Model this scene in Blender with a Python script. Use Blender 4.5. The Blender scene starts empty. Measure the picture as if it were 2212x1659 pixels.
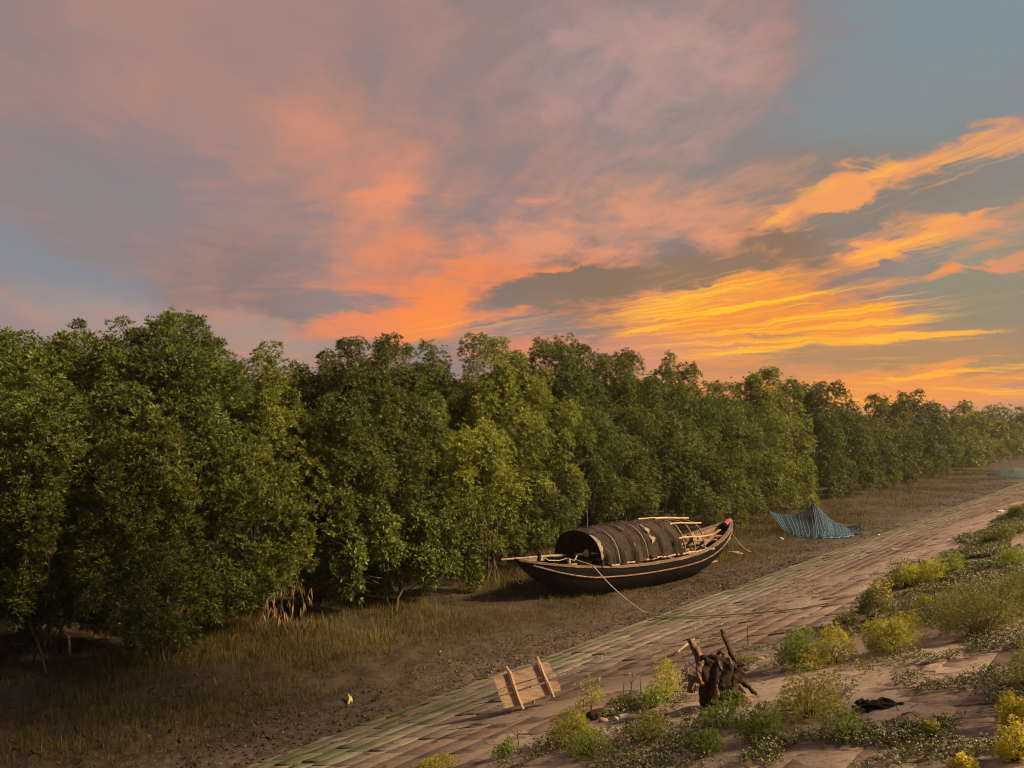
import bpy, bmesh, math, random
import numpy as np
from mathutils import Vector, Matrix

# ------------------------------------------------------------------ camera
SC = bpy.context.scene
COL = SC.collection
FPX, HOR, CAMZ = 769.0, 430.0, 4.3            # focal length in pixels of a 1024 wide frame
PITCH = math.atan((HOR - 384.0) / FPX)
cam_data = bpy.data.cameras.new('camera')
cam_data.sensor_fit = 'HORIZONTAL'
cam_data.sensor_width = 36.0
cam_data.lens = 36.0 * FPX / 1024.0
cam_data.clip_start = 0.05
cam_data.clip_end = 3000.0
camera = bpy.data.objects.new('camera', cam_data)
COL.objects.link(camera)
camera.location = (0, 0, CAMZ)
camera.rotation_euler = (math.pi / 2 + PITCH, 0, 0)
SC.camera = camera


def ray(qx, qy):
    """direction (forward = 1) of a point of the photograph given on a 2212 x 1659 grid"""
    x = (qx * 1024 / 2212 - 512) / FPX
    y = (384 - qy * 1024 / 2212) / FPX
    c, s = math.cos(PITCH), math.sin(PITCH)
    return Vector((x, c - y * s, s + y * c))


def azel(qx, qy):
    d = ray(qx, qy).normalized()
    return math.degrees(math.atan2(d.x, d.y)), math.degrees(math.asin(d.z))


# ------------------------------------------------------------------ light and sky
SUN_AZ, SUN_EL = 104.0, 38.0
SC.view_settings.view_transform = 'Standard'
SC.view_settings.look = 'None'
SC.view_settings.gamma = 1.0
SC.view_settings.use_curve_mapping = False
SC.view_settings.exposure = 0.66
SC.cycles.max_bounces = 4
SC.cycles.diffuse_bounces = 3
SC.cycles.transmission_bounces = 3
SC.cycles.transparent_max_bounces = 8
SC.cycles.use_adaptive_sampling = True
SC.cycles.adaptive_threshold = 0.015
SC.render.filter_size = 1.15
SC.cycles.pixel_filter_type = 'BLACKMAN_HARRIS'
SC.cycles.filter_width = 1.1
sun_data = bpy.data.lights.new('sun', 'SUN')
sun_data.energy = 5.0
sun_data.angle = math.radians(8)
sun_data.color = (1.0, 0.77, 0.47)
sun = bpy.data.objects.new('sun', sun_data)
COL.objects.link(sun)
_a, _e = math.radians(SUN_AZ), math.radians(SUN_EL)
_to_sun = Vector((math.sin(_a) * math.cos(_e), math.cos(_a) * math.cos(_e), math.sin(_e)))
sun.rotation_euler = _to_sun.to_track_quat('Z', 'Y').to_euler()


def lin(r, g, b):
    f = lambda c: c / 255 / 12.92 if c / 255 <= 0.04045 else ((c / 255 + 0.055) / 1.055) ** 2.4
    return (f(r), f(g), f(b), 1.0)


class Nodes:
    """small helper that writes node graphs"""
    def __init__(self, tree):
        self.t = tree
        self.n = tree.nodes
        self.l = tree.links

    def put(self, sock, v):
        if hasattr(v, 'is_output'):
            self.l.new(v, sock)
        elif v is not None:
            if sock.type == 'RGBA' and not hasattr(v, '__len__'):
                v = (v, v, v, 1)
            sock.default_value = v

    def m(self, op, a, b=None, c=None, clamp=False):
        n = self.n.new('ShaderNodeMath')
        n.operation = op
        n.use_clamp = clamp
        for i, v in enumerate((a, b, c)):
            if v is not None:
                self.put(n.inputs[i], v)
        return n.outputs[0]

    def v(self, op, a, b=None, scale=None):
        n = self.n.new('ShaderNodeVectorMath')
        n.operation = op
        self.put(n.inputs[0], a)
        if b is not None:
            self.put(n.inputs[1], b)
        if scale is not None:
            self.put(n.inputs['Scale'], scale)
        return n.outputs['Value'] if op in ('LENGTH', 'DOT_PRODUCT', 'DISTANCE') else n.outputs[0]

    def xyz(self, x, y, z):
        n = self.n.new('ShaderNodeCombineXYZ')
        for i, q in enumerate((x, y, z)):
            self.put(n.inputs[i], q)
        return n.outputs[0]

    def sep(self, v):
        n = self.n.new('ShaderNodeSeparateXYZ')
        self.put(n.inputs[0], v)
        return n.outputs

    def noise(self, vec, scale, detail=4, rough=0.55, dist=0.0, color=False, dims='3D'):
        n = self.n.new('ShaderNodeTexNoise')
        n.noise_dimensions = dims
        if vec is not None:
            self.put(n.inputs['Vector'], vec)
        n.inputs['Scale'].default_value = scale
        n.inputs['Detail'].default_value = detail
        n.inputs['Roughness'].default_value = rough
        n.inputs['Distortion'].default_value = dist
        return n.outputs['Color' if color else 'Fac']

    def ss(self, v, a, b, lo=0.0, hi=1.0, kind='SMOOTHSTEP'):
        n = self.n.new('ShaderNodeMapRange')
        n.interpolation_type = kind
        self.put(n.inputs[0], v)
        for i, q in enumerate((a, b, lo, hi)):
            self.put(n.inputs[i + 1], q)
        return n.outputs[0]

    def mix(self, f, a, b, blend='MIX'):
        n = self.n.new('ShaderNodeMix')
        n.data_type = 'RGBA'
        n.blend_type = blend
        self.put(n.inputs[0], f)
        self.put(n.inputs[6], a)
        self.put(n.inputs[7], b)
        return n.outputs[2]

    def mapping(self, vec, loc=(0, 0, 0), rot=(0, 0, 0), scale=(1, 1, 1), kind='POINT'):
        n = self.n.new('ShaderNodeMapping')
        n.vector_type = kind
        self.put(n.inputs[0], vec)
        n.inputs['Location'].default_value = loc
        n.inputs['Rotation'].default_value = rot
        n.inputs['Scale'].default_value = scale
        return n.outputs[0]


def build_sky():
    world = bpy.data.worlds.new('World')
    SC.world = world
    world.use_nodes = True
    world.cycles.sampling_method = 'NONE'
    t = world.node_tree
    t.nodes.clear()
    N = Nodes(t)
    out = t.nodes.new('ShaderNodeOutputWorld')
    tc = t.nodes.new('ShaderNodeTexCoord')
    d = tc.outputs['Generated']
    dx, dy, dz = N.sep(d)
    az = N.m('MULTIPLY', N.m('ARCTAN2', dx, dy), 180 / math.pi)
    el = N.m('MULTIPLY', N.m('ARCSINE', dz), 180 / math.pi)
    ae = N.xyz(az, el, 0.0)
    # the cloud sheet: the direction projected on a plane overhead, turned to the run of the cloud streets
    zz = N.m('ADD', N.m('MAXIMUM', dz, 0.0), 0.10)
    plane = N.xyz(N.m('DIVIDE', dx, zz), N.m('DIVIDE', dy, zz), 0.0)
    street = N.mapping(plane, rot=(0, 0, math.radians(-20)))
    wisp = N.noise(N.mapping(street, scale=(1.0, 0.30, 1)), 2.6, 7, 0.62, 0.6, dims='2D')
    puff = N.noise(N.mapping(street, scale=(1.0, 0.62, 1), loc=(3.1, 1.7, 0)), 1.7, 7, 0.60, 0.9, dims='2D')
    # ripples of the low sky: thin, nearly level, rising to the right
    low = N.mapping(ae, rot=(0, 0, math.radians(-11)), scale=(0.075, 0.62, 1))
    rip = N.noise(low, 1.0, 6, 0.58, 1.1, dims='2D')
    wn = N.noise(N.mapping(ae, scale=(0.10, 0.22, 1)), 1.0, 5, 0.6, 0.3, True, dims='2D')
    warp = N.v('MULTIPLY', N.v('SUBTRACT', wn, (0.5, 0.5, 0.5)), (9.0, 4.2, 0.0))
    wae = N.v('ADD', ae, warp)
    fine = N.noise(N.mapping(ae, rot=(0, 0, math.radians(-9)), scale=(0.16, 1.5, 1)), 1.0, 5, 0.6, 0.8, dims='2D')
    wn2 = N.noise(N.mapping(ae, rot=(0, 0, math.radians(-12)), scale=(0.28, 0.75, 1)), 1.0, 6, 0.62, 0.5, True, dims='2D')
    warp2 = N.v('MULTIPLY', N.v('SUBTRACT', wn2, (0.5, 0.5, 0.5)), (4.5, 2.3, 0.0))
    wae2 = N.v('ADD', N.v('ADD', ae, warp2), N.v('MULTIPLY', warp, (0.35, 0.33, 0.0)))
    wae = N.v('ADD', wae, N.v('SCALE', warp2, scale=0.8))
    wae3 = N.v('ADD', ae, N.v('MULTIPLY', warp2, (0.5, 0.35, 0.0)))
    c0 = azel(640, 765)
    fa, fe = N.m('SUBTRACT', az, c0[0]), N.m('SUBTRACT', el, c0[1])
    wx, wy, wz = N.sep(warp2)
    fe = N.m('MULTIPLY_ADD', wy, 0.32, fe)
    ang = N.m('MULTIPLY', N.m('ARCTAN2', fe, N.m('MAXIMUM', fa, 3.0)), 57.3)
    rad = N.v('LENGTH', N.xyz(fa, fe, 0.0))
    fan = N.noise(N.xyz(N.m('MULTIPLY', rad, 0.050), N.m('MULTIPLY', ang, 1.25), 0.0), 1.0, 3, 0.62, 0.1, dims='2D')
    fan2 = N.noise(N.xyz(N.m('MULTIPLY', rad, 0.16), N.m('MULTIPLY', ang, 3.6), 3.0), 1.0, 4, 0.6, 0.15, dims='2D')
    mott = N.noise(N.mapping(street, scale=(1.0, 0.55, 1), loc=(7.3, 2.2, 0)), 6.5, 6, 0.66, 0.25, dims='2D')

    def blob(x0, y0, x1, y1, w, vec=wae, grow=1.25):
        a, b = azel(x0, y0), azel(x1, y1)
        cx, cy = (a[0] + b[0]) / 2, (a[1] + b[1]) / 2
        L = math.hypot(b[0] - a[0], b[1] - a[1]) / 2
        ang = math.atan2(b[1] - a[1], b[0] - a[0])
        mp = N.mapping(vec, (cx, cy, 0), (0, 0, ang), (max(L, 0.1) * grow, w * 0.0345 * grow, 1), 'TEXTURE')
        g = t.nodes.new('ShaderNodeTexGradient')          # made after what feeds it: keeps few values alive at once
        g.gradient_type = 'SPHERICAL'
        N.put(g.inputs[0], mp)
        return N.ss(g.outputs['Fac'], 0.0, 0.75)

    def field(base, items, vec=wae):
        c = base
        for (x0, y0, x1, y1, w, col, k) in items:
            c = N.mix(N.m('MULTIPLY', blob(x0, y0, x1, y1, w, vec), k), c, lin(*col))
        return c

    def total(items, base=0.0, vec=wae):
        acc = base
        for (x0, y0, x1, y1, w, k) in items:
            acc = N.m('MULTIPLY_ADD', blob(x0, y0, x1, y1, w, vec), k, acc)
        return acc

    # clear air behind the clouds: the physical sky with a low sun, thinned, under the twilight tint
    nis = t.nodes.new('ShaderNodeTexSky')
    nis.sky_type = 'NISHITA'
    nis.sun_disc = False
    nis.sun_elevation = math.radians(SUN_EL)
    nis.sun_rotation = math.radians(SUN_AZ)
    clear = N.v('SCALE', nis.outputs[0], scale=0.05)
    # shaded cloud and dusk air
    dark = field(lin(148, 128, 124), DARK)
    dark = N.mix(0.06, dark, clear)
    lit = field(lin(190, 138, 122), LIT)
    hot = field(lin(253, 176, 70), HOT)
    m = total(BIAS, 0.12)
    m = N.m('MULTIPLY_ADD', N.m('SUBTRACT', wisp, 0.5), 1.0, m)
    m = N.m('MULTIPLY_ADD', N.m('SUBTRACT', puff, 0.5), 1.2, m)
    m = N.m('MULTIPLY_ADD', N.m('SUBTRACT', mott, 0.5), N.ss(az, -18.0, 2.0, 0.4, 1.7), m)
    lowk = N.ss(el, 24.0, 7.0)
    m = N.m('MULTIPLY_ADD', N.m('MULTIPLY', N.m('SUBTRACT', rip, 0.5), lowk), 1.3, m)
    m = total(THIN, m, wae2)
    c = N.mix(N.ss(m, -0.25, 1.15), dark, lit)
    # the brightest, thin lit fringes
    reach = total(REACH, 0.0)
    h = total(GLOW, -0.30, wae3)
    h = N.m('MULTIPLY_ADD', N.m('MULTIPLY', N.m('SUBTRACT', fan, 0.5), reach), 3.4, h)
    h = N.m('MULTIPLY_ADD', N.m('MULTIPLY', N.m('SUBTRACT', fan2, 0.5), reach), 2.4, h)
    h = N.m('MULTIPLY_ADD', N.m('SUBTRACT', wisp, 0.5), 0.4, h)
    c = N.mix(N.ss(h, -0.30, 1.20), c, hot)
    # above the frame and behind: plain dusk sky, pale and slightly warm
    back = N.ss(N.m('ABSOLUTE', az), 50.0, 95.0)
    c = N.mix(back, c, lin(104, 90, 88))
    c = N.mix(N.ss(el, 36.0, 60.0), c, lin(118, 114, 124))
    c = N.mix(N.ss(el, 0.0, -6.0), c, lin(70, 55, 40))
    bg = t.nodes.new('ShaderNodeBackground')
    N.put(bg.inputs[0], c)
    bg.inputs[1].default_value = 0.66
    N.l.new(bg.outputs[0], out.inputs[0])


#       from x,y    to x,y      half width, colour, strength   (photograph coordinates, turned to azimuth and height)
DARK = [(-200, 430, 560, 420, 170, (139, 128, 130), 0.9),
        (300, 600, 700, 640, 110, (140, 118, 112), 0.8),
        (-250, 440, 360, 680, 60, (134, 137, 145), 0.9),
        (-100, 640, 430, 740, 60, (160, 146, 142), 0.8),
        (430, 690, 760, 790, 60, (170, 146, 132), 0.9),
        (1150, 60, 1750, 330, 260, (141, 131, 132), 0.8),
        (1250, 330, 1700, 430, 150, (140, 132, 124), 0.8),
        (1780, -120, 2400, 180, 300, (127, 143, 151), 1.0),
        (1650, 250, 2350, 300, 170, (131, 142, 143), 1.0),
        (1500, 430, 2350, 400, 130, (140, 126, 112), 0.9),
        (1000, 620, 1560, 590, 90, (134, 112, 94), 1.0),
        (1450, 560, 1800, 540, 80, (140, 112, 90), 1.0),
        (1150, 700, 1900, 600, 120, (150, 118, 90), 0.9),
        (1900, 560, 2400, 520, 90, (148, 144, 124), 0.9),
        (1950, 640, 2400, 640, 90, (146, 136, 112), 0.95),
        (1350, 790, 2500, 770, 90, (180, 136, 92), 0.95),
        (1100, 850, 2500, 870, 55, (224, 146, 90), 0.9)]
LIT = [(150, 60, 1000, 150, 200, (176, 132, 122), 1.0),
       (150, 660, 500, 725, 70, (194, 152, 140), 0.9),
       (560, 240, 1000, 500, 220, (208, 140, 114), 1.0),
       (780, 400, 940, 440, 70, (232, 144, 108), 0.8),
       (580, 690, 1400, 600, 170, (238, 136, 84), 1.0),
       (1000, 480, 1700, 450, 110, (220, 150, 116), 0.9),
       (1000, 60, 1750, 200, 210, (186, 150, 140), 0.9),
       (1500, 560, 2400, 330, 190, (238, 156, 96), 1.0),
       (1250, 700, 2300, 640, 120, (240, 146, 66), 1.0),
       (1300, 830, 2500, 830, 80, (240, 150, 74), 1.0)]
HOT = [(600, 650, 1150, 600, 130, (252, 140, 64), 1.0),
       (1250, 690, 2150, 640, 120, (255, 190, 50), 1.0),
       (1800, 400, 2300, 300, 120, (253, 176, 84), 0.8),
       (1500, 840, 2500, 800, 60, (255, 178, 56), 1.0)]
BIAS = [(150, 60, 760, 160, 200, 0.40), (600, 60, 1000, 160, 140, 0.15), (350, 170, 900, 430, 110, 0.25),
        (600, 240, 980, 470, 170, 0.42), (770, 440, 940, 410, 70, 0.15),
        (900, 520, 640, 520, 80, 0.2),
        (-200, 360, 520, 430, 130, -0.30), (-250, 470, 420, 690, 70, -0.35),
        (560, 610, 1300, 560, 130, 0.60), (1000, 700, 600, 712, 45, 0.8),
        (940, 620, 1000, 690, 80, 0.5),
        (1000, 480, 1500, 450, 90, 0.40), (1080, 520, 1240, 490, 40, 0.4),
        (1000, 160, 1650, 200, 160, 0.02), (1330, 70, 1560, 110, 50, 0.25),
        (1750, -50, 2400, 230, 220, -0.9), (1600, 280, 2300, 260, 110, -0.45),
        (1600, 515, 2460, 215, 80, 0.55), (1450, 500, 1660, 480, 70, 0.5),
        (1240, 710, 1830, 560, 80, 0.8), (1300, 720, 2100, 680, 85, 1.0),
        (1880, 650, 2350, 640, 60, -0.9),
        (2080, 705, 2400, 700, 50, -0.7), (1300, 770, 1560, 800, 40, 0.5),
        (1600, 785, 2400, 760, 36, -0.7), (1000, 770, 1500, 770, 40, 0.4),
        (1750, 870, 2500, 830, 60, 0.7), (1000, 760, 1600, 800, 60, 0.6)]
THIN = [(540, 655, 890, 655, 30, -0.9), (1020, 650, 1400, 590, 34, -1.5), (1150, 640, 1800, 548, 26, -1.3), (1400, 560, 1560, 545, 30, -0.6),
        (1630, 500, 1760, 430, 30, 0.7), (1720, 445, 1960, 350, 34, 0.9), (1880, 368, 2460, 225, 36, 0.9), (1760, 450, 1930, 405, 24, 0.7),
        (1750, 500, 1990, 430, 34, -1.1), (1900, 440, 2290, 370, 44, -1.2), (1640, 540, 1800, 525, 30, -0.9), (2060, 345, 2280, 345, 20, -0.8),
        (1800, 562, 1980, 520, 22, 1.1), (1950, 520, 2170, 465, 26, 0.9), (1960, 600, 2080, 578, 16, 0.9), (2060, 585, 2320, 545, 16, 1.0),
        (1840, 592, 2020, 560, 14, -0.9), (1000, 708, 1230, 690, 14, -0.5), (1060, 722, 1300, 705, 8, -0.6), (1560, 738, 1780, 725, 8, -0.7),
        (2120, 838, 2260, 838, 5, -1.2), (800, 690, 1060, 690, 30, 0.4), (890, 402, 780, 430, 30, 0.25), (1090, 440, 1210, 436, 12, 0.6),
        (1120, 590, 1280, 572, 14, 0.6), (1430, 92, 1580, 72, 22, 0.22), (1600, 80, 1730, 55, 26, 0.22), (1180, 100, 1330, 90, 22, 0.22)]
REACH = [(1180, 715, 2200, 650, 130, 1.0), (1700, 850, 2450, 810, 70, 1.0), (1640, 500, 2400, 250, 70, 0.6), (1780, 570, 2150, 480, 40, 0.7),
         (640, 720, 1240, 700, 45, 0.6), (900, 700, 1020, 590, 60, 0.4)]
GLOW = [(860, 720, 1020, 590, 70, 0.65), (660, 715, 1250, 690, 40, 0.35),
        (1650, 492, 1720, 445, 12, 0.9), (1700, 430, 1850, 385, 18, 0.8), (1840, 390, 1960, 350, 14, 0.9), (1880, 375, 2440, 240, 30, 0.45),
        (1820, 560, 1960, 530, 11, 1.1), (1900, 540, 2080, 500, 15, 0.8),
        (1230, 715, 1840, 572, 40, 0.45), (1300, 715, 2050, 680, 80, 0.40), (1280, 690, 1560, 635, 22, 0.5),
        (1300, 735, 1480, 690, 7, 0.7), (1440, 700, 1700, 640, 7, 0.6), (1480, 690, 1860, 612, 5, 0.6), (1560, 690, 1900, 628, 5, 0.6),
        (1440, 735, 1720, 700, 5, 0.6), (1640, 700, 1960, 655, 8, 0.6), (1600, 722, 2060, 688, 5, 0.7), (1800, 690, 2040, 690, 16, 0.35),
        (1480, 772, 1800, 740, 8, 1.0), (1780, 745, 2120, 712, 8, 1.4), (2000, 722, 2190, 716, 6, 0.7), (1990, 735, 2150, 728, 4, 0.5),
        (1400, 770, 1640, 755, 7, 0.5), (1880, 830, 2120, 795, 7, 1.2), (2050, 800, 2300, 785, 8, 0.9), (1700, 855, 1960, 835, 7, 0.5),
        (1900, 850, 2300, 845, 12, 0.5)]
build_sky()

# ------------------------------------------------------------------ helpers
RNG = np.random.default_rng(11)
BANK = math.radians(40.2)
BV = np.array((math.sin(BANK), math.cos(BANK)))       # along the bank
LV = np.array((-math.cos(BANK), math.sin(BANK)))      # across, away from the bank
TOE, RISE = 9.17, 0.29


def xy(s, u):
    return s * BV[0] + u * LV[0], s * BV[1] + u * LV[1]


def su(x, y):
    return x * BV[0] + y * BV[1], x * LV[0] + y * LV[1]


def _hash(ix, iy, seed):
    h = (ix.astype(np.int64) * 374761393 + iy.astype(np.int64) * 668265263 + seed * 974634777) & 0xFFFFFFFF
    h = ((h ^ (h >> 13)) * 1274126177) & 0xFFFFFFFF
    return ((h ^ (h >> 16)) & 0xFFFF) / 65535.0


def vnoise(x, y, seed=0):
    x, y = np.asarray(x, float), np.asarray(y, float)
    ix, iy = np.floor(x), np.floor(y)
    fx, fy = x - ix, y - iy
    fx, fy = fx * fx * (3 - 2 * fx), fy * fy * (3 - 2 * fy)
    a, b = _hash(ix, iy, seed), _hash(ix + 1, iy, seed)
    c, d = _hash(ix, iy + 1, seed), _hash(ix + 1, iy + 1, seed)
    return (a * (1 - fx) + b * fx) * (1 - fy) + (c * (1 - fx) + d * fx) * fy


def fbm(x, y, oct=4, seed=0, gain=0.5):
    t, amp, tot = 0.0, 1.0, 0.0
    for o in range(oct):
        t = t + amp * vnoise(np.asarray(x) * 2 ** o + 13.7 * o, np.asarray(y) * 2 ** o - 7.1 * o, seed + o)
        tot += amp
        amp *= gain
    return t / tot


def slope_z(u):
    u = np.asarray(u, float)
    return np.clip(RISE * (TOE - u), -1.0, RISE * (TOE + 3.0))


def mud_z(s, u):
    s, u = np.asarray(s, float), np.asarray(u, float)
    near = np.clip((40 - s) / 25, 0, 1)
    rough = 0.35 + 0.65 * np.clip((fbm(s * 0.22, u * 0.3, 3, 5) - 0.42) * 5, 0, 1)
    rough = np.maximum(rough, np.clip(1 - (u - TOE) / 1.3, 0, 1))
    rough = np.maximum(rough, np.clip(1 - (s - 3.5) / 5, 0, 1) * 2.3)
    z = (fbm(s * 0.35, u * 0.35, 3, 3) - 0.5) * 0.14
    z = z + (fbm(s * 2.6, u * 2.6, 4, 9, 0.6) - 0.5) * 0.15 * rough * (0.3 + 0.7 * near)
    return np.where(u < TOE - 0.4, -0.25, z)


def ground_z(x, y):
    s, u = su(x, y)
    return float(slope_z(u)) + 0.012 if u < TOE else float(mud_z(s, u))


def on_ground(qx, qy):
    """where the line of sight of a photograph point meets the ground"""
    r = ray(qx, qy)
    lo, hi = 0.5, 300.0
    for k in range(400):
        d = 0.5 * 1.018 ** k
        if CAMZ + r.z * d < ground_z(r.x * d, r.y * d):
            hi = d
            break
        lo = d
    for k in range(30):
        mid = (lo + hi) / 2
        if CAMZ + r.z * mid < ground_z(r.x * mid, r.y * mid):
            hi = mid
        else:
            lo = mid
    return Vector((r.x * hi, r.y * hi, ground_z(r.x * hi, r.y * hi))), hi


def at_u(qx, qy, u):
    """the point of a line of sight that lies u metres across the bank"""
    r = ray(qx, qy)
    d = u / (r.x * LV[0] + r.y * LV[1])
    return Vector((r.x * d, r.y * d, CAMZ + r.z * d)), d


QM = 1024 / 2212 / FPX          # metres per photograph unit at a distance of one metre


def arrays_mesh(name, verts, tris=None, quads=None, smooth=False):
    me = bpy.data.meshes.new(name)
    verts = np.asarray(verts, np.float32).reshape(-1, 3)
    parts = []
    if tris is not None and len(tris):
        parts.append(np.asarray(tris, np.int32).reshape(-1, 3))
    if quads is not None and len(quads):
        parts.append(np.asarray(quads, np.int32).reshape(-1, 4))
    loops = np.concatenate([p.ravel() for p in parts])
    tot = np.concatenate([np.full(len(p), p.shape[1], np.int32) for p in parts])
    start = np.concatenate([[0], np.cumsum(tot)[:-1]]).astype(np.int32)
    me.vertices.add(len(verts))
    me.vertices.foreach_set('co', verts.ravel())
    me.loops.add(len(loops))
    me.loops.foreach_set('vertex_index', loops)
    me.polygons.add(len(tot))
    me.polygons.foreach_set('loop_start', start)
    me.polygons.foreach_set('loop_total', tot)
    if smooth:
        me.polygons.foreach_set('use_smooth', np.ones(len(tot), bool))
    me.update(calc_edges=True)
    return me


class MB:
    """collects simple solids into one mesh"""
    def __init__(self):
        self.v, self.f = [], []

    def add(self, vs, fs):
        o = len(self.v)
        self.v += [tuple(p) for p in vs]
        self.f += [tuple(i + o for i in f) for f in fs]
        return self

    def box(self, c, size, rot=None, jit=0.0):
        """box about c, rot a 3x3 matrix"""
        vs = []
        for z in (-1, 1):
            for x, y in ((-1, -1), (1, -1), (1, 1), (-1, 1)):
                p = Vector((x * size[0] / 2, y * size[1] / 2, z * size[2] / 2))
                if jit:
                    p += Vector(RNG.uniform(-jit, jit, 3))
                if rot is not None:
                    p = rot @ p
                vs.append(Vector(c) + p)
        return self.add(vs, [(3, 2, 1, 0), (4, 5, 6, 7), (0, 1, 5, 4), (1, 2, 6, 5), (2, 3, 7, 6), (3, 0, 4, 7)])

    def bar(self, a, b, w, h, up=(0, 0, 1), jit=0.0):
        a, b = Vector(a), Vector(b)
        x = (b - a).normalized()
        y = Vector(up).cross(x)
        y = y.normalized() if y.length > 1e-4 else Vector((0, 1, 0))
        z = x.cross(y)
        R = Matrix((x, y, z)).transposed()
        return self.box((a + b) / 2, ((b - a).length, w, h), R, jit)

    def tube(self, pts, rad, sides=8, rough=0.0, cap=True, flat=1.0):
        pts = [Vector(p) for p in pts]
        if not hasattr(rad, '__len__'):
            rad = [rad] * len(pts)
        vs, fs = [], []
        prev = None
        for i, p in enumerate(pts):
            d = (pts[min(i + 1, len(pts) - 1)] - pts[max(i - 1, 0)])
            d = d.normalized() if d.length > 1e-6 else Vector((0, 0, 1))
            if prev is None:
                prev = d.orthogonal().normalized()
            e1 = prev - d * prev.dot(d)
            e1 = e1.normalized() if e1.length > 1e-5 else d.orthogonal().normalized()
            prev = e1
            e2 = d.cross(e1)
            for k in range(sides):
                a = 2 * math.pi * k / sides
                r = rad[i] * (1 + (RNG.uniform(-rough, rough) if rough else 0))
                vs.append(p + e1 * (math.cos(a) * r) + e2 * (math.sin(a) * r * flat))
        n = len(pts)
        for i in range(n - 1):
            for k in range(sides):
                k2 = (k + 1) % sides
                fs.append((i * sides + k, i * sides + k2, (i + 1) * sides + k2, (i + 1) * sides + k))
        if cap:
            fs.append(tuple(range(sides - 1, -1, -1)))
            fs.append(tuple((n - 1) * sides + k for k in range(sides)))
        return self.add(vs, fs)

    def lump(self, c, r, seed=0, rough=0.25, freq=2.0, sub=2):
        bm = bmesh.new()
        bmesh.ops.create_icosphere(bm, subdivisions=sub, radius=1.0)
        rr = np.random.default_rng(seed)
        ks = rr.normal(0, freq, (5, 3))
        ph = rr.uniform(0, 6.28, 5)
        r = r if hasattr(r, '__len__') else (r, r, r)
        vs = []
        for v in bm.verts:
            d = np.array(v.co)
            k = 1 + rough * float(np.sin(ks @ d + ph).mean()) * 1.8
            vs.append((c[0] + d[0] * r[0] * k, c[1] + d[1] * r[1] * k, c[2] + d[2] * r[2] * k))
        bm.verts.ensure_lookup_table()
        fs = [tuple(v.index for v in f.verts) for f in bm.faces]
        bm.free()
        return self.add(vs, fs)

    def mesh(self, name, smooth=False):
        me = bpy.data.meshes.new(name)
        me.from_pydata(self.v, [], self.f)
        if smooth:
            me.polygons.foreach_set('use_smooth', np.ones(len(me.polygons), bool))
        me.update()
        return me


def obj(name, me, mat=None, parent=None, **props):
    if isinstance(me, MB):
        me = me.mesh(name)
    if mat is not None and not me.materials:
        me.materials.append(mat)
    o = bpy.data.objects.new(name, me)
    COL.objects.link(o)
    o.parent = parent
    for k, v in props.items():
        o[k] = v
    return o


def thing(name, label, category, loc=(0, 0, 0), rotz=0.0, group=None):
    o = bpy.data.objects.new(name, None)
    o.empty_display_size = 0.2
    COL.objects.link(o)
    o.location = loc
    o.rotation_euler = (0, 0, rotz)
    o['label'], o['category'] = label, category
    if group:
        o['group'] = group
    return o


def tag(o, label, category, group=None):
    o['label'], o['category'] = label, category
    if group:
        o['group'] = group
    return o


# ------------------------------------------------------------------ materials
def material(name, colour, rough=0.85, spec=0.25, bump=None, translucent=0.0, alpha=None):
    """colour(N) gives a colour socket or tuple; bump(N) gives (height socket, strength, distance)"""
    m = bpy.data.materials.new(name)
    m.use_nodes = True
    t = m.node_tree
    t.nodes.clear()
    N = Nodes(t)
    c = colour(N) if callable(colour) else colour
    out = t.nodes.new('ShaderNodeOutputMaterial')
    p = t.nodes.new('ShaderNodeBsdfPrincipled')
    N.put(p.inputs['Base Color'], c)
    r = rough(N) if callable(rough) else rough
    N.put(p.inputs['Roughness'], r)
    p.inputs['Specular IOR Level'].default_value = spec
    if bump:
        h, st, di = bump(N)
        b = t.nodes.new('ShaderNodeBump')
        b.inputs['Strength'].default_value = st
        b.inputs['Distance'].default_value = di
        N.put(b.inputs['Height'], h)
        t.links.new(b.outputs[0], p.inputs['Normal'])
    sh = p.outputs[0]
    if translucent:
        tr = t.nodes.new('ShaderNodeBsdfTranslucent')
        N.put(tr.inputs[0], c)
        mx = t.nodes.new('ShaderNodeMixShader')
        mx.inputs[0].default_value = translucent
        t.links.new(sh, mx.inputs[1])
        t.links.new(tr.outputs[0], mx.inputs[2])
        sh = mx.outputs[0]
    if alpha:
        tp = t.nodes.new('ShaderNodeBsdfTransparent')
        mx = t.nodes.new('ShaderNodeMixShader')
        N.put(mx.inputs[0], alpha(N) if callable(alpha) else alpha)
        t.links.new(tp.outputs[0], mx.inputs[1])
        t.links.new(sh, mx.inputs[2])
        sh = mx.outputs[0]
    t.links.new(sh, out.inputs[0])
    return m


def geo(N, what='Position'):
    n = N.n.new('ShaderNodeNewGeometry')
    return n.outputs[what]


def ocoord(N):
    return N.n.new('ShaderNodeTexCoord').outputs['Object']


def ramp(N, f, stops):
    n = N.n.new('ShaderNodeValToRGB')
    e = n.color_ramp.elements
    while len(e) < len(stops):
        e.new(0.5)
    for q, (pos, c) in zip(e, stops):
        q.position = pos
        q.color = (*c, 1) if len(c) == 3 else c
    N.put(n.inputs[0], f)
    return n.outputs[0]


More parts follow.
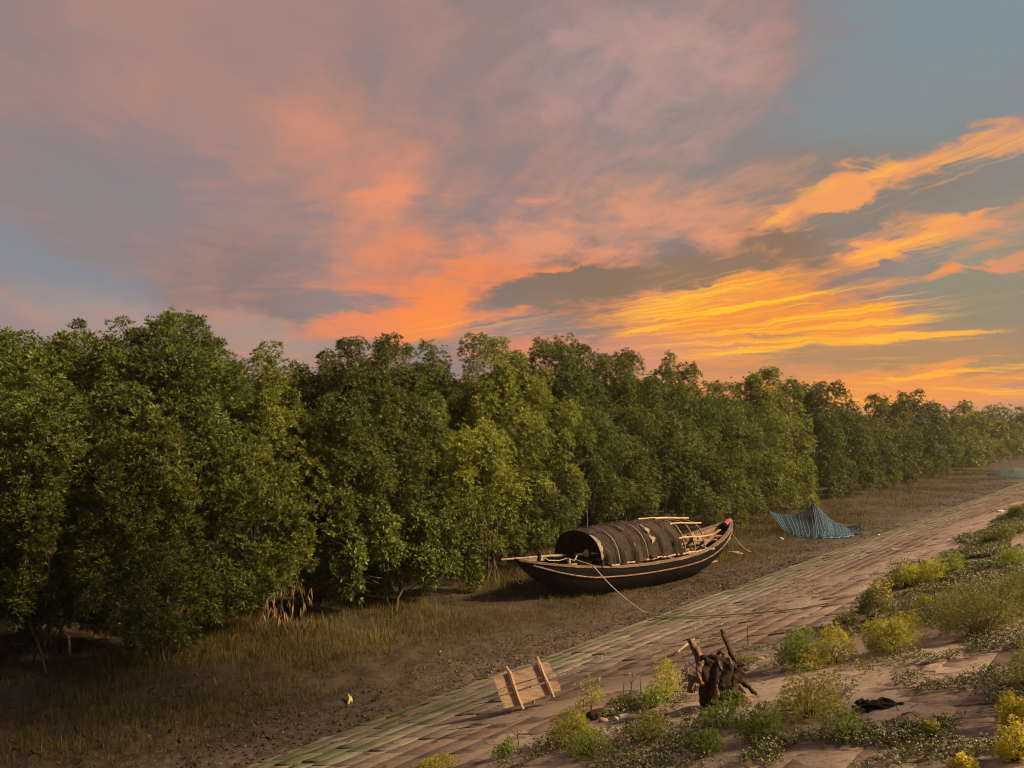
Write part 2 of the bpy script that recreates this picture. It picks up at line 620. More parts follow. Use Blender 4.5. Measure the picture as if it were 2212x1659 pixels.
def leaf_mat(name, stops, translucent=0.25, spec=0.35, rough=0.5, low=0.62, span=0.75):
    def col(N):
        r = geo(N, 'Random Per Island')
        oi = N.n.new('ShaderNodeObjectInfo').outputs['Random']
        p = geo(N)
        big = N.noise(p, 0.9, 2, 0.5)
        f = N.m('ADD', N.m('MULTIPLY', r, 0.62), N.m('MULTIPLY_ADD', N.m('SUBTRACT', big, 0.5), 0.9, 0.16), clamp=True)
        c = ramp(N, f, stops)
        k = N.m('MULTIPLY_ADD', oi, span, low)      # every plant has its own tone
        return N.v('SCALE', c, scale=k)
    return material(name, col, rough, spec, translucent=translucent)


def wood_mat(name, a, b, axis=(1, 8, 8), scale=3.0, rough=0.8, bstr=0.5, dark=(0.02, 0.015, 0.01)):
    def col(N):
        p = N.mapping(ocoord(N), scale=axis)
        n1 = N.noise(p, scale, 5, 0.6)
        n2 = N.noise(ocoord(N), scale * 2.5, 4, 0.6)
        c = ramp(N, n1, [(0.28, a), (0.72, b)])
        return N.mix(N.ss(n2, 0.55, 0.8, 0, 0.75), c, (*dark, 1))

    def bmp(N):
        return N.noise(N.mapping(ocoord(N), scale=axis), scale * 3, 5, 0.65), bstr, 0.02
    return material(name, col, rough, 0.25, bmp)


def su_sockets(N):
    x, y, z = N.sep(geo(N))
    s = N.m('MULTIPLY_ADD', x, float(BV[0]), N.m('MULTIPLY', y, float(BV[1])))
    u = N.m('MULTIPLY_ADD', x, float(LV[0]), N.m('MULTIPLY', y, float(LV[1])))
    return s, u


# ------------------------------------------------------------------ the ground
def mud_colour(N):
    p = geo(N)
    s, u = su_sockets(N)
    n = N.noise(p, 1.3, 6, 0.6)
    f = N.noise(p, 9.0, 5, 0.65)
    c = ramp(N, n, [(0.30, (0.038, 0.024, 0.012)), (0.55, (0.064, 0.040, 0.020)), (0.78, (0.110, 0.074, 0.045))])
    c = N.mix(N.ss(f, 0.35, 0.7, 0.0, 0.55), c, (0.055, 0.036, 0.022, 1))
    # paler, silty strip along the foot of the slope
    toe = N.m('MULTIPLY', N.ss(u, TOE + 2.4, TOE, 0, 1), N.ss(f, 0.38, 0.62, 0, 0.65))
    c = N.mix(toe, c, (0.150, 0.108, 0.082, 1))
    # thin film of green algae among the shoots
    g = N.m('MULTIPLY', N.ss(N.noise(p, 0.45, 4, 0.6), 0.5, 0.68, 0, 0.5), N.ss(u, TOE + 0.8, TOE + 2.5))
    return N.mix(g, c, (0.052, 0.050, 0.014, 1))


def slope_colour(N):
    p = geo(N)
    s, u = su_sockets(N)
    n = N.noise(p, 0.9, 5, 0.6)
    uu = N.m('MULTIPLY_ADD', N.m('SUBTRACT', n, 0.5), 2.2, u)
    # streaks that run along the bank with the tide lines
    tide = N.noise(N.xyz(N.m('MULTIPLY', s, 0.7), N.m('MULTIPLY', u, 1.5), 0), 1.0, 7, 0.68)
    f = N.noise(p, 14, 5, 0.65)
    isl = geo(N, 'Random Per Island')
    c = ramp(N, N.ss(uu, 1.0, 9.4, kind='LINEAR'), [(0.0, (0.36, 0.26, 0.195)), (0.34, (0.28, 0.19, 0.145)), (0.58, (0.17, 0.113, 0.085)),
                                       (0.72, (0.27, 0.215, 0.17)), (0.86, (0.27, 0.23, 0.175)), (1.0, (0.135, 0.105, 0.072))])
    c = N.mix(N.ss(tide, 0.42, 0.62, 0, 0.5), c, (0.185, 0.125, 0.100, 1))
    pale = N.m('MULTIPLY', N.ss(tide, 0.52, 0.38, 0, 0.6), N.ss(u, 5.2, 7.0))
    c = N.mix(pale, c, (0.30, 0.27, 0.21, 1))
    # moss on the courses the tide wets
    mb = N.m('MULTIPLY', N.ss(uu, 6.9, 7.9), N.ss(uu, 9.35, 8.7))
    moss = N.m('MULTIPLY', mb, N.ss(N.noise(N.xyz(N.m('MULTIPLY', s, 0.55), N.m('MULTIPLY', u, 1.6), 0), 1.3, 5, 0.65), 0.36, 0.60))
    moss = N.m('MULTIPLY', moss, N.ss(N.noise(p, 0.33, 3, 0.6), 0.40, 0.54))
    c = N.mix(N.m('MULTIPLY', moss, 0.85), c, (0.068, 0.105, 0.020, 1))
    c = N.mix(N.ss(f, 0.40, 0.72, 0, 0.55), c, (0.085, 0.055, 0.04, 1))
    # cracks, chipped edges and dirt caught in them
    vo = N.n.new('ShaderNodeTexVoronoi')
    vo.feature = 'DISTANCE_TO_EDGE'
    vo.voronoi_dimensions = '2D'
    jig = N.v('MULTIPLY', N.v('SUBTRACT', N.noise(p, 3.0, 4, 0.65, 0, True), (0.5, 0.5, 0.5)), (0.9, 0.5, 0.0))
    N.put(vo.inputs['Vector'], N.v('ADD', N.xyz(N.m('MULTIPLY', s, 3.1), N.m('MULTIPLY', u, 1.25), 0.0), jig))
    vo.inputs['Scale'].default_value = 1.0
    cr = N.m('MULTIPLY', N.ss(vo.outputs['Distance'], 0.075, 0.02), N.ss(N.noise(p, 1.1, 4, 0.6), 0.50, 0.60))
    c = N.mix(N.m('MULTIPLY', cr, 0.9), c, (0.016, 0.011, 0.008, 1))
    c = N.mix(N.m('MULTIPLY', N.m('SUBTRACT', isl, 0.5), 0.35, clamp=True), c, (0.10, 0.07, 0.05, 1))
    return c


def sand_colour(N):
    p = geo(N)
    n = N.noise(p, 1.1, 6, 0.62)
    f = N.noise(p, 22, 4, 0.65)
    c = ramp(N, n, [(0.28, (0.29, 0.205, 0.16)), (0.5, (0.40, 0.295, 0.23)), (0.75, (0.48, 0.365, 0.29))])
    c = N.mix(N.ss(N.noise(p, 5.0, 5, 0.7), 0.50, 0.68, 0, 0.65), c, (0.13, 0.085, 0.06, 1))
    c = N.mix(N.ss(f, 0.45, 0.75, 0, 0.45), c, (0.15, 0.10, 0.072, 1))
    s, u = su_sockets(N)
    uu = N.m('MULTIPLY_ADD', N.m('SUBTRACT', n, 0.5), 2.5, u)
    return N.mix(N.ss(uu, 4.2, 6.8, 0, 0.8), c, (0.185, 0.130, 0.100, 1))


MUD = material('mud', mud_colour, lambda N: N.ss(N.noise(geo(N), 2.0, 4, 0.6), 0.3, 0.7, 0.30, 0.85), 0.45,
               lambda N: (N.noise(geo(N), 26, 6, 0.7), 0.8, 0.05))
BLOCK = material('block', slope_colour, 0.88, 0.2, lambda N: (N.noise(geo(N), 34, 6, 0.7), 0.55, 0.02))
SAND = material('sand', sand_colour, 0.95, 0.15, lambda N: (N.noise(geo(N), 40, 6, 0.72), 0.7, 0.02))
SOIL = material('soil', (0.022, 0.015, 0.010, 1), 0.95, 0.1)


def grid_mesh(name, ss, uu, zf):
    S, U = np.meshgrid(ss, uu, indexing='ij')
    X, Y = xy(S, U)
    V = np.stack([X, Y, zf(S, U)], -1).reshape(-1, 3)
    n, m = len(ss), len(uu)
    i = (np.arange(n - 1)[:, None] * m + np.arange(m - 1)[None, :]).ravel()
    Q = np.stack([i, i + m, i + m + 1, i + 1], -1)
    return arrays_mesh(name, V, quads=Q, smooth=True)


def grow_to(a, b, step, k=1.25):
    r, x = [], a
    while x < b:
        x += step
        step *= k
        r.append(x)
    return np.array(r)


s_lines = np.concatenate([-grow_to(4, 1500, 0.5)[::-1], np.arange(-4, 24, 0.065), np.arange(24, 60, 0.16), np.arange(60, 130, 0.6), 130 + grow_to(0, 1600, 1.0)])
u_lines = np.concatenate([[8.3], np.arange(8.75, 15.5, 0.065), np.arange(15.5, 24, 0.16), 24 + grow_to(0, 1500, 0.3)])
obj('mud_flat', grid_mesh('mud_flat', s_lines, u_lines, mud_z), MUD, kind='structure', label='wet brown mud flat below the embankment')

# the soil under the blocks, the top of the bank and the land behind it
u_s = np.concatenate([-3 - grow_to(0, 1500, 0.5)[::-1], np.arange(-3, 9.2, 0.4), [9.3]])
s_s = np.concatenate([-grow_to(4, 1500, 0.5)[::-1], np.arange(-4, 130, 1.0), 130 + grow_to(0, 1600, 1.0)])
obj('embankment_soil', grid_mesh('embankment_soil', s_s, u_s, lambda S, U: slope_z(U) - 0.075), SOIL, kind='structure')


def block_courses():
    rows = int((TOE + 3.2) / 0.405)
    V, Q = [], []
    for r in range(rows):
        uc = TOE - 0.08 - r * 0.405
        wid = RNG.uniform(0.44, 0.64, 300)
        edge = -5 - RNG.uniform(0, 0.6) + np.cumsum(wid)
        ss = edge - wid / 2
        n = len(ss)
        loose = RNG.random(n) < 0.40
        hs = wid / 2 - RNG.uniform(0.0005, 0.002, n) - loose * RNG.uniform(0.003, 0.045, n)
        hu = 0.2025 - RNG.uniform(0.0, 0.001, n)
        dz = RNG.normal(0, 0.0018, n) + loose * RNG.normal(-0.005, 0.006, n)
        ts, tu = RNG.normal(0, 0.006, n) * (1 + loose), RNG.normal(0, 0.002, n)
        rot = RNG.normal(0, 0.006, n)
        out = np.zeros((n, 12, 3))
        for k, (a, b) in enumerate(((-1, -1), (1, -1), (1, 1), (-1, 1))):
            for lay, (ins, dep) in enumerate(((0, -0.09), (0, -0.003), (0.003, 0.0))):
                ps = ss + a * (hs - ins) - b * hu * rot
                pu = uc + b * (hu - ins) + a * hs * rot
                z = slope_z(pu) + dz + dep + a * ts * hs + b * tu * hu
                x, y = xy(ps, pu)
                out[:, lay * 4 + k] = np.stack([x, y, z], -1)
        base = len(V) * 0 + sum(len(v) for v in V)
        V.append(out.reshape(-1, 3))
        f = []
        for lay in (0, 4):
            for k in range(4):
                k2 = (k + 1) % 4
                f.append((lay + k, lay + k2, lay + 4 + k2, lay + 4 + k))
        f.append((8, 9, 10, 11))
        f = np.array(f)
        # the across axis mirrors the frame: flip the winding so faces look outwards
        f = f[:, ::-1]
        Q.append((f[None] + 12 * np.arange(n)[:, None, None] + base).reshape(-1, 4))
    return arrays_mesh('embankment_slope', np.concatenate(V), quads=np.concatenate(Q))


obj('embankment_slope', block_courses(), BLOCK, kind='structure', label='sloping bank paved with mossy concrete blocks')


def sand_z(S, U):
    cover = np.clip((6.6 - U) / 4.0, -0.50, 1.0)
    n = fbm(S * 0.55, U * 0.8, 4, 21, 0.55) - 0.5
    n2 = fbm(S * 3.0, U * 3.6, 4, 25, 0.6) - 0.5
    return slope_z(U) - 0.013 + cover * 0.014 + n * 0.075 + n2 * 0.045


obj('sand', grid_mesh('sand', np.concatenate([np.arange(-4, 26, 0.07), np.arange(26, 70, 0.2), np.arange(70, 150, 1.0)]), np.arange(-3, 8.9, 0.07), sand_z), SAND, kind='structure',
    label='pinkish sandy silt drifted over the upper blocks')

# ------------------------------------------------------------------ mangroves
def unit(v):
    return v / np.maximum(np.linalg.norm(v, axis=-1, keepdims=True), 1e-9)


def rosettes(P, A, rng, n=8, L=0.12, wl=0.27, spread=(0.45, 1.40), fold=0.18, droop=0.02):
    """leaves in rosettes round the twig ends P (axes A): arrays of vertices and triangles"""
    m = len(P)
    L = np.broadcast_to(np.asarray(L, float), (m,))
    e1 = unit(np.cross(A, np.where(np.abs(A[:, 2:3]) > 0.9, [[1.0, 0, 0]], [[0, 0, 1.0]])))
    e2 = np.cross(A, e1)
    k = np.arange(n)
    phi = 2.399 * k[None] + rng.uniform(0, 6.28, (m, 1)) + rng.normal(0, 0.25, (m, n))
    th = rng.uniform(spread[0], spread[1], (m, n))
    ln = L[:, None] * rng.uniform(0.65, 1.15, (m, n))
    side = np.cos(phi)[..., None] * e1[:, None] + np.sin(phi)[..., None] * e2[:, None]
    d = np.cos(th)[..., None] * A[:, None] + np.sin(th)[..., None] * side
    d[..., 2] -= droop
    d = unit(d)
    w = unit(np.cross(d, A[:, None] + rng.normal(0, 0.35, (m, n, 3))))
    nn = np.cross(w, d)
    base = P[:, None] + d * (0.12 * ln)[..., None]
    tip = P[:, None] + d * ln[..., None]
    tip[..., 2] -= ln * 0.05
    mid = P[:, None] + d * (0.52 * ln)[..., None]
    hw = (ln * wl * 0.5)[..., None]
    lift = (ln * fold * wl)[..., None]
    a = mid + w * hw + nn * lift
    b = mid - w * hw + nn * lift
    V = np.stack([base, a, tip, b], 2).reshape(-1, 3)
    o = 4 * np.arange(m * n)[:, None]
    T = np.concatenate([o + [[0, 1, 2]], o + [[0, 2, 3]]], 1).reshape(-1, 3)
    return V, T


def lobe_points(c, r, count, rng, squash=1.0, inner=0.45, subs=10):
    """twig ends of a clump: several leafy sprays round its middle, with gaps between them"""
    m = max(4, subs)
    sd = unit(rng.normal(0, 1, (m, 3)) + np.array([0, 0, 0.25]))
    sc = sd * r * rng.uniform(0.40, 0.85, (m, 1)) * np.array([1, 1, squash])
    sr = r * rng.uniform(0.26, 0.50, m)
    pick = rng.choice(m, count, p=sr ** 2 / (sr ** 2).sum())
    d = unit(rng.normal(0, 1, (count, 3)) + sd[pick] * 0.5 + np.array([0, 0, 0.2]))
    rad = sr[pick] * (inner + (1 - inner) * rng.random(count) ** 0.5)
    spr = rng.random(count) < 0.12
    rad = np.where(spr, rad * rng.uniform(1.0, 1.28, count), rad)
    P = np.asarray(c) + sc[pick] + d * rad[:, None] * np.array([1, 1, squash * 1.25])
    P[:, 2] += np.where(spr & (d[:, 2] > 0), rad * rng.uniform(0.0, 0.25, count), 0)      # young shoots reach up
    A = unit(0.75 * d + 0.35 * sd[pick] + np.array([0, 0, 0.75]) + rng.normal(0, 0.30, (count, 3)))
    keep = P[:, 2] > 0.12
    return P[keep], A[keep]


def limb(mb, a, b, r0, r1, rng, n=5, bow=0.12, sides=6):
    a, b = Vector(a), Vector(b)
    L = (b - a).length
    off = Vector(rng.normal(0, bow * L, 3))
    pts, rad = [], []
    for i in range(n + 1):
        t = i / n
        pts.append(a.lerp(b, t) + off * (math.sin(t * math.pi) * 0.6) + Vector(rng.normal(0, 0.012 * L, 3)) * (0 < i < n))
        rad.append(r0 + (r1 - r0) * t)
    mb.tube(pts, rad, sides)


def wood_for(base, lobes, rng, stems=2, thick=0.055):
    mb = MB()
    base = Vector(base)
    low = base.z
    for k in range(stems):
        b0 = base + Vector((rng.normal(0, 0.28), rng.normal(0, 0.28), -0.12))
        top = Vector(lobes[int(rng.integers(len(lobes)))][0])
        top = Vector((base.x * 0.45 + top.x * 0.55, base.y * 0.45 + top.y * 0.55, low + max(1.2, (top.z - low) * 0.8)))
        limb(mb, b0, top, thick * rng.uniform(0.8, 1.2), thick * 0.3, rng, 7, 0.05, 7)
    for (c, r) in lobes:
        c = Vector(c)
        z0 = low + max(0.25, (c.z - low) * rng.uniform(0.25, 0.6))
        f = min(0.6, (z0 - low) / max(c.z - low, 0.5))
        st = Vector((base.x + (c.x - base.x) * f * 0.5, base.y + (c.y - base.y) * f * 0.5, z0))
        limb(mb, st, c, thick * 0.5, thick * 0.14, rng, 5, 0.10, 5)
        for j in range(3):
            e = c + Vector(rng.normal(0, 1, 3)).normalized() * r * 0.85
            limb(mb, c.lerp(st, 0.3), e, thick * 0.2, thick * 0.07, rng, 3, 0.12, 4)
    return mb


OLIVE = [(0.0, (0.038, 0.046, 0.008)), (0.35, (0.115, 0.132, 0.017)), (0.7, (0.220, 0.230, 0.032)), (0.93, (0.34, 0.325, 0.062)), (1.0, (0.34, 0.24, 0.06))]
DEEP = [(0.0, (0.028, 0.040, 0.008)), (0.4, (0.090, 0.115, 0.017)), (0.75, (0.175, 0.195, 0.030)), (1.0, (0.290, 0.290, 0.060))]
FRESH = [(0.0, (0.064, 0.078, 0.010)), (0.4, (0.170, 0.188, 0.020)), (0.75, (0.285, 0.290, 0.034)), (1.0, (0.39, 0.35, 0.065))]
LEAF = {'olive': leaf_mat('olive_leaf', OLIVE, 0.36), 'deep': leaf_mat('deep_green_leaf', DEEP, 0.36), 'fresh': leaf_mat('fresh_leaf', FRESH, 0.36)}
BARK = wood_mat('bark', (0.055, 0.040, 0.028), (0.13, 0.095, 0.065), (6, 6, 1), 4.0)
DRYLEAF = leaf_mat('dry_leaf', [(0, (0.16, 0.085, 0.035)), (1, (0.34, 0.20, 0.09))], 0.2)


def mangrove(label, kind, lobes, leaf=None, wl=0.24, stems=2, base=None, dens=1.0, group='mangrove trees along the front of the thicket', name='mangrove_tree', fill=True, dry=0, thick=0.034):
    """lobes: (x, y, radius, u) on the photograph and the distance across the bank at which the clump hangs"""
    seed = abs(int(sum(l[0] * 7 + l[1] for l in lobes))) % 99991
    rng = np.random.default_rng(seed)
    L3 = []
    for (qx, qy, rq, u) in lobes:
        p, d = at_u(qx, qy, u)
        L3.append((np.array(p), rq * QM * d, d))
    dm = float(np.mean([l[2] for l in L3]))
    cx, cy = np.mean([l[0][0] for l in L3]), np.mean([l[0][1] for l in L3])
    if base is not None:
        p, _ = at_u(base[0], base[1], base[2])
        cx, cy = p.x, p.y
    bz = ground_z(cx, cy)
    size = leaf or max(0.118, 0.0040 * dm)
    root = thing(name, label, 'tree', (cx, cy, bz), group=group)
    off = np.array([cx, cy, bz])
    V, T, n0 = [], [], 0
    zs = [l[0][2] for l in L3]
    if fill:       # clumps deeper in the crown, behind those that show
        for k in range(int(len(L3) * 0.8)):
            a, b = L3[int(rng.integers(len(L3)))], L3[int(rng.integers(len(L3)))]
            c = (a[0] + b[0]) / 2 + np.array([*(LV * rng.uniform(0.9, 2.2)), -rng.uniform(0.0, 1.0)])
            c[2] = max(c[2], 0.5)
            L3.append((c, (a[1] + b[1]) * 0.5, a[2]))
    for (c, r, d) in L3:
        cnt = int(dens * 66 * 4 * math.pi * r * r * (0.118 / size) ** 2) + 20
        P, A = lobe_points(c, r, cnt, rng, rng.uniform(0.9, 1.15))
        v, t = rosettes(P - off, A, rng, 8, size * rng.uniform(0.85, 1.15, len(P)), wl)
        V.append(v)
        T.append(t + n0)
        n0 += len(v)
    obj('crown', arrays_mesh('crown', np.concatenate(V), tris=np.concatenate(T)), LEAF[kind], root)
    w = wood_for((0, 0, 0), [(Vector(l[0] - off), l[1]) for l in L3], rng, stems, thick if dm < 40 else 0.055)
    obj('trunk', w.mesh('trunk', True), BARK, root)
    if dry:
        P = np.array([L3[int(rng.integers(len(lobes)))][0] - off for _ in range(dry)]) + rng.normal(0, 0.35, (dry, 3))
        P[:, 2] = rng.uniform(0.45, 1.2, dry)
        v, t = rosettes(P, unit(np.tile([[0, 0, -1.0]], (dry, 1)) + rng.normal(0, 0.2, (dry, 3))), rng, 4, 0.26, 0.12, (0.1, 0.6), droop=0.6)
        obj('dead_leaves', arrays_mesh('dead_leaves', v, tris=t), DRYLEAF, root)
    return root


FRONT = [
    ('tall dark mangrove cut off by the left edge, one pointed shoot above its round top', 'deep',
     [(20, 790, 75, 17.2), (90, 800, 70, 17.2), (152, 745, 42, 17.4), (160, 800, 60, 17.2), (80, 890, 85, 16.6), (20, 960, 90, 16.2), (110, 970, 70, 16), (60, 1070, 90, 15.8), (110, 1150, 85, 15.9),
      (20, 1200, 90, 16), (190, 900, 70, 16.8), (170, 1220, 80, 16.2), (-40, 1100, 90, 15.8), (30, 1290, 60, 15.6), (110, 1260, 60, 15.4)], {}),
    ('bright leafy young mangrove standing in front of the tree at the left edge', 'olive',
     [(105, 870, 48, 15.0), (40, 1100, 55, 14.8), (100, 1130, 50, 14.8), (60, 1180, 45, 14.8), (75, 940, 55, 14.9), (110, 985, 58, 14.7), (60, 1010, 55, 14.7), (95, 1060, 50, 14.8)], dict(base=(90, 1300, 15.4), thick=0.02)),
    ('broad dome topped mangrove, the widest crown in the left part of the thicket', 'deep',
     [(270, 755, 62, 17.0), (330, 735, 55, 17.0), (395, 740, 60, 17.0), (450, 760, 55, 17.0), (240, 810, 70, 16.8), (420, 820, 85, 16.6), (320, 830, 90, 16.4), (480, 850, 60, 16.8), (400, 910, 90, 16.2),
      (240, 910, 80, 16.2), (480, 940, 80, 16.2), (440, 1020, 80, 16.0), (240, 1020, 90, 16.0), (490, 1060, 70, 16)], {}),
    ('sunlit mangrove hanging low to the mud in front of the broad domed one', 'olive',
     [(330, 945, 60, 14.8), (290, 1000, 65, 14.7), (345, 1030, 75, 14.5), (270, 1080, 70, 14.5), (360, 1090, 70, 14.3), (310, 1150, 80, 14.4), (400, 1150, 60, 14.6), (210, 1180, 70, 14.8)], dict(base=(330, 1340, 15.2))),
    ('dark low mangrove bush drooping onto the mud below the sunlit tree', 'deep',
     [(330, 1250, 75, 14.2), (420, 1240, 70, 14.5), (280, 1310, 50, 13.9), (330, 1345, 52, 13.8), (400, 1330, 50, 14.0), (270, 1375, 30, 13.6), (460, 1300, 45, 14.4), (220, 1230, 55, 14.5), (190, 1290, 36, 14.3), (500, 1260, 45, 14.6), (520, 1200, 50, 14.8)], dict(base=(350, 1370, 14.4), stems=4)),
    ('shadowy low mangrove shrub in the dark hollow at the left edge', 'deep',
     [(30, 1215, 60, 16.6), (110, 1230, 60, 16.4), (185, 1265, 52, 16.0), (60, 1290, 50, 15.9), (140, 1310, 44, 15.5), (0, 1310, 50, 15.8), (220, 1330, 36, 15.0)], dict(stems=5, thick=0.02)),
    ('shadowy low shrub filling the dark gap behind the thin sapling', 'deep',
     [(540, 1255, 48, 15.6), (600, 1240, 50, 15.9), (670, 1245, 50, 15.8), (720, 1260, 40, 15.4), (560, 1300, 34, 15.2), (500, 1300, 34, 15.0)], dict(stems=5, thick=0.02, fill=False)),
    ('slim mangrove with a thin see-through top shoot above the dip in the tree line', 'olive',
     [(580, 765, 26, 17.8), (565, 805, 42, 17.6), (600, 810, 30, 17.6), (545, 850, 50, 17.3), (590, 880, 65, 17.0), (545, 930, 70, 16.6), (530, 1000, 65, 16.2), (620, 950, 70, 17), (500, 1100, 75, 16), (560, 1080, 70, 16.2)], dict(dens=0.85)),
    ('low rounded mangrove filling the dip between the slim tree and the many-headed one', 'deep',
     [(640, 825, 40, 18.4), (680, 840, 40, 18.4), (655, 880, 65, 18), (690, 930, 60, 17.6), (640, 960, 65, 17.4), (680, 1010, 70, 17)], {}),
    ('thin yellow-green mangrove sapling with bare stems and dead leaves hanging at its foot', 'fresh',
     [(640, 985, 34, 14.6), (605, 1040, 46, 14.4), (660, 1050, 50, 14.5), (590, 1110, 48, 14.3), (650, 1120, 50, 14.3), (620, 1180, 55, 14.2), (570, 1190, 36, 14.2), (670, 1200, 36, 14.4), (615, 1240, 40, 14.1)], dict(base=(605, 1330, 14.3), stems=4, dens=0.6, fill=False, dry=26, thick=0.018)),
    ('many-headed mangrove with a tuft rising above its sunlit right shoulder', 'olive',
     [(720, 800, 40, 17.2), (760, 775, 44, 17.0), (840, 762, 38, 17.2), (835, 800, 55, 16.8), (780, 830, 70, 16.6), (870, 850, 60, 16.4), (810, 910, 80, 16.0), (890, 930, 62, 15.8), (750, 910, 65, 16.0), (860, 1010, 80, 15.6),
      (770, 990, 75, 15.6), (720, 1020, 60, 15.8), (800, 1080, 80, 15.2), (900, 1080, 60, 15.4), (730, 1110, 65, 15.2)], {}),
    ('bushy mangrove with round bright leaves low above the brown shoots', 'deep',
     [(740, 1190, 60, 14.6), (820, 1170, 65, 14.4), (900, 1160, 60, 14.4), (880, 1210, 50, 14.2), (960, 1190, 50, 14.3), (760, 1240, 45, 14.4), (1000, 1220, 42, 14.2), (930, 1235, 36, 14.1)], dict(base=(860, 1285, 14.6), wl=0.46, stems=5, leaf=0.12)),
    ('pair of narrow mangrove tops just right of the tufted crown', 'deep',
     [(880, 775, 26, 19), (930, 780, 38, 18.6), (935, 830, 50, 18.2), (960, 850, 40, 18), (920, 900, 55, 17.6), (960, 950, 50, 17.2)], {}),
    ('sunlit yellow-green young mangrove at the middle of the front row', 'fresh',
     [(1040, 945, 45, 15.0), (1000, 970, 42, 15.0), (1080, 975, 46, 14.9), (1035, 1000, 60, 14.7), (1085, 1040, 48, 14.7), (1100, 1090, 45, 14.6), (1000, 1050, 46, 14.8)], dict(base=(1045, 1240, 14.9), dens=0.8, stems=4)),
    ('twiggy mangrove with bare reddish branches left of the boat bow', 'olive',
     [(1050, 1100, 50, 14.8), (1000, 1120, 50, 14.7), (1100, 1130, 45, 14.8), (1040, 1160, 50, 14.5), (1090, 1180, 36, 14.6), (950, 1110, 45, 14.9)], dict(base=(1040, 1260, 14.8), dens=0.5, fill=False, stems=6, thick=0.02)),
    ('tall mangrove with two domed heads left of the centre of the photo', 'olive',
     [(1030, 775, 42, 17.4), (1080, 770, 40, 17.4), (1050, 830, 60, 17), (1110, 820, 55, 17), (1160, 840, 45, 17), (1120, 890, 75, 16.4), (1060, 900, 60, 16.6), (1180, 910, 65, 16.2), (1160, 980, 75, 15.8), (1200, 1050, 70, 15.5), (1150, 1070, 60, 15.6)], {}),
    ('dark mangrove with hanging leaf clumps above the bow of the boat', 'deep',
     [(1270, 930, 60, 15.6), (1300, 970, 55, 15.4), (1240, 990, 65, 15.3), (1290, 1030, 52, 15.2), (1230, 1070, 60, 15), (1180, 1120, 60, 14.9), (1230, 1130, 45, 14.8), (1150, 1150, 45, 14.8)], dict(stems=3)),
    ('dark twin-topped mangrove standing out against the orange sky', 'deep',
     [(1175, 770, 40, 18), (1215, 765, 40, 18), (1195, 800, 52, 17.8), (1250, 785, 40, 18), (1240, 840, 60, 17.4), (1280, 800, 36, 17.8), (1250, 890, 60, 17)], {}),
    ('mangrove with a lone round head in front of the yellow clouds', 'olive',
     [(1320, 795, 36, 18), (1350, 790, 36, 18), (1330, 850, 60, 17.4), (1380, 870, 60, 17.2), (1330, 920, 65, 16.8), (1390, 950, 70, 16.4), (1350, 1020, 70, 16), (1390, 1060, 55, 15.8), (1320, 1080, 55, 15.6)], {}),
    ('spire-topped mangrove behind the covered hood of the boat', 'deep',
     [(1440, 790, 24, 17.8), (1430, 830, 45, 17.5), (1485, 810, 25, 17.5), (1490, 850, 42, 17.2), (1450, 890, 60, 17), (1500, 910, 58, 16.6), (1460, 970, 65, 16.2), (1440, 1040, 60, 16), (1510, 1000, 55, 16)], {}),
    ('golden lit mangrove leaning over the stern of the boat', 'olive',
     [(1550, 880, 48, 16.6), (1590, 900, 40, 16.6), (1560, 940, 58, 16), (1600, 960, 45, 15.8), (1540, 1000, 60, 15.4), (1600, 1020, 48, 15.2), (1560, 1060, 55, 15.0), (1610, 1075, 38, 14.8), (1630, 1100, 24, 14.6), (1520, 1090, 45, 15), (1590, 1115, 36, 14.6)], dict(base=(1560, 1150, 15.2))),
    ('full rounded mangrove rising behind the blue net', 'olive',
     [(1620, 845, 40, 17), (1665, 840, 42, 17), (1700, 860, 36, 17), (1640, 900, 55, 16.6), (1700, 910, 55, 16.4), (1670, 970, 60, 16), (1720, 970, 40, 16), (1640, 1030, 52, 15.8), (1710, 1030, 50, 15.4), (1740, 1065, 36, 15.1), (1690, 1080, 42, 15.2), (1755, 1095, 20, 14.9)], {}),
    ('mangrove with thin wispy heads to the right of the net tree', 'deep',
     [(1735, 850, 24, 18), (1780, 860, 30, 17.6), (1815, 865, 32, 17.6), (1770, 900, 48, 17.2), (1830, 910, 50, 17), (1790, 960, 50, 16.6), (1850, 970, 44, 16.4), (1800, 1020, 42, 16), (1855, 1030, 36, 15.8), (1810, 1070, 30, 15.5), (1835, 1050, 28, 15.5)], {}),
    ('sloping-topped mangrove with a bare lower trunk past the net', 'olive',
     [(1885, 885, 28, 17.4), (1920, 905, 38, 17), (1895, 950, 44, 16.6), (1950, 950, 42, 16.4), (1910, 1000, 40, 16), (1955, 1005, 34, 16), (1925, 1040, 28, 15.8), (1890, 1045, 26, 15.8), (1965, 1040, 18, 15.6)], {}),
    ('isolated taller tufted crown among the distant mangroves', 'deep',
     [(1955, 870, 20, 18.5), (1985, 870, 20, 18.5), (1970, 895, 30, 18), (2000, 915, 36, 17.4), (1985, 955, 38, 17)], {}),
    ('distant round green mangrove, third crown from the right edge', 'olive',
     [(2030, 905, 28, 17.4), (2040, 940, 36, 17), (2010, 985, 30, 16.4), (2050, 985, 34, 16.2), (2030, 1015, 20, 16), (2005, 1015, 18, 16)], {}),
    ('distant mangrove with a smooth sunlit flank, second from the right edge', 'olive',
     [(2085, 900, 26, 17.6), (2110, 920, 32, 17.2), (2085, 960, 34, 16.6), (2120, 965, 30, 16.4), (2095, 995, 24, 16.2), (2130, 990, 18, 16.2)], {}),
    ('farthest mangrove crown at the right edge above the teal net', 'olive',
     [(2160, 900, 26, 17.6), (2195, 910, 28, 17.4), (2150, 945, 30, 17), (2190, 950, 32, 16.8), (2165, 980, 22, 16.6), (2205, 985, 22, 16.6), (2235, 930, 36, 17)], {}),
]
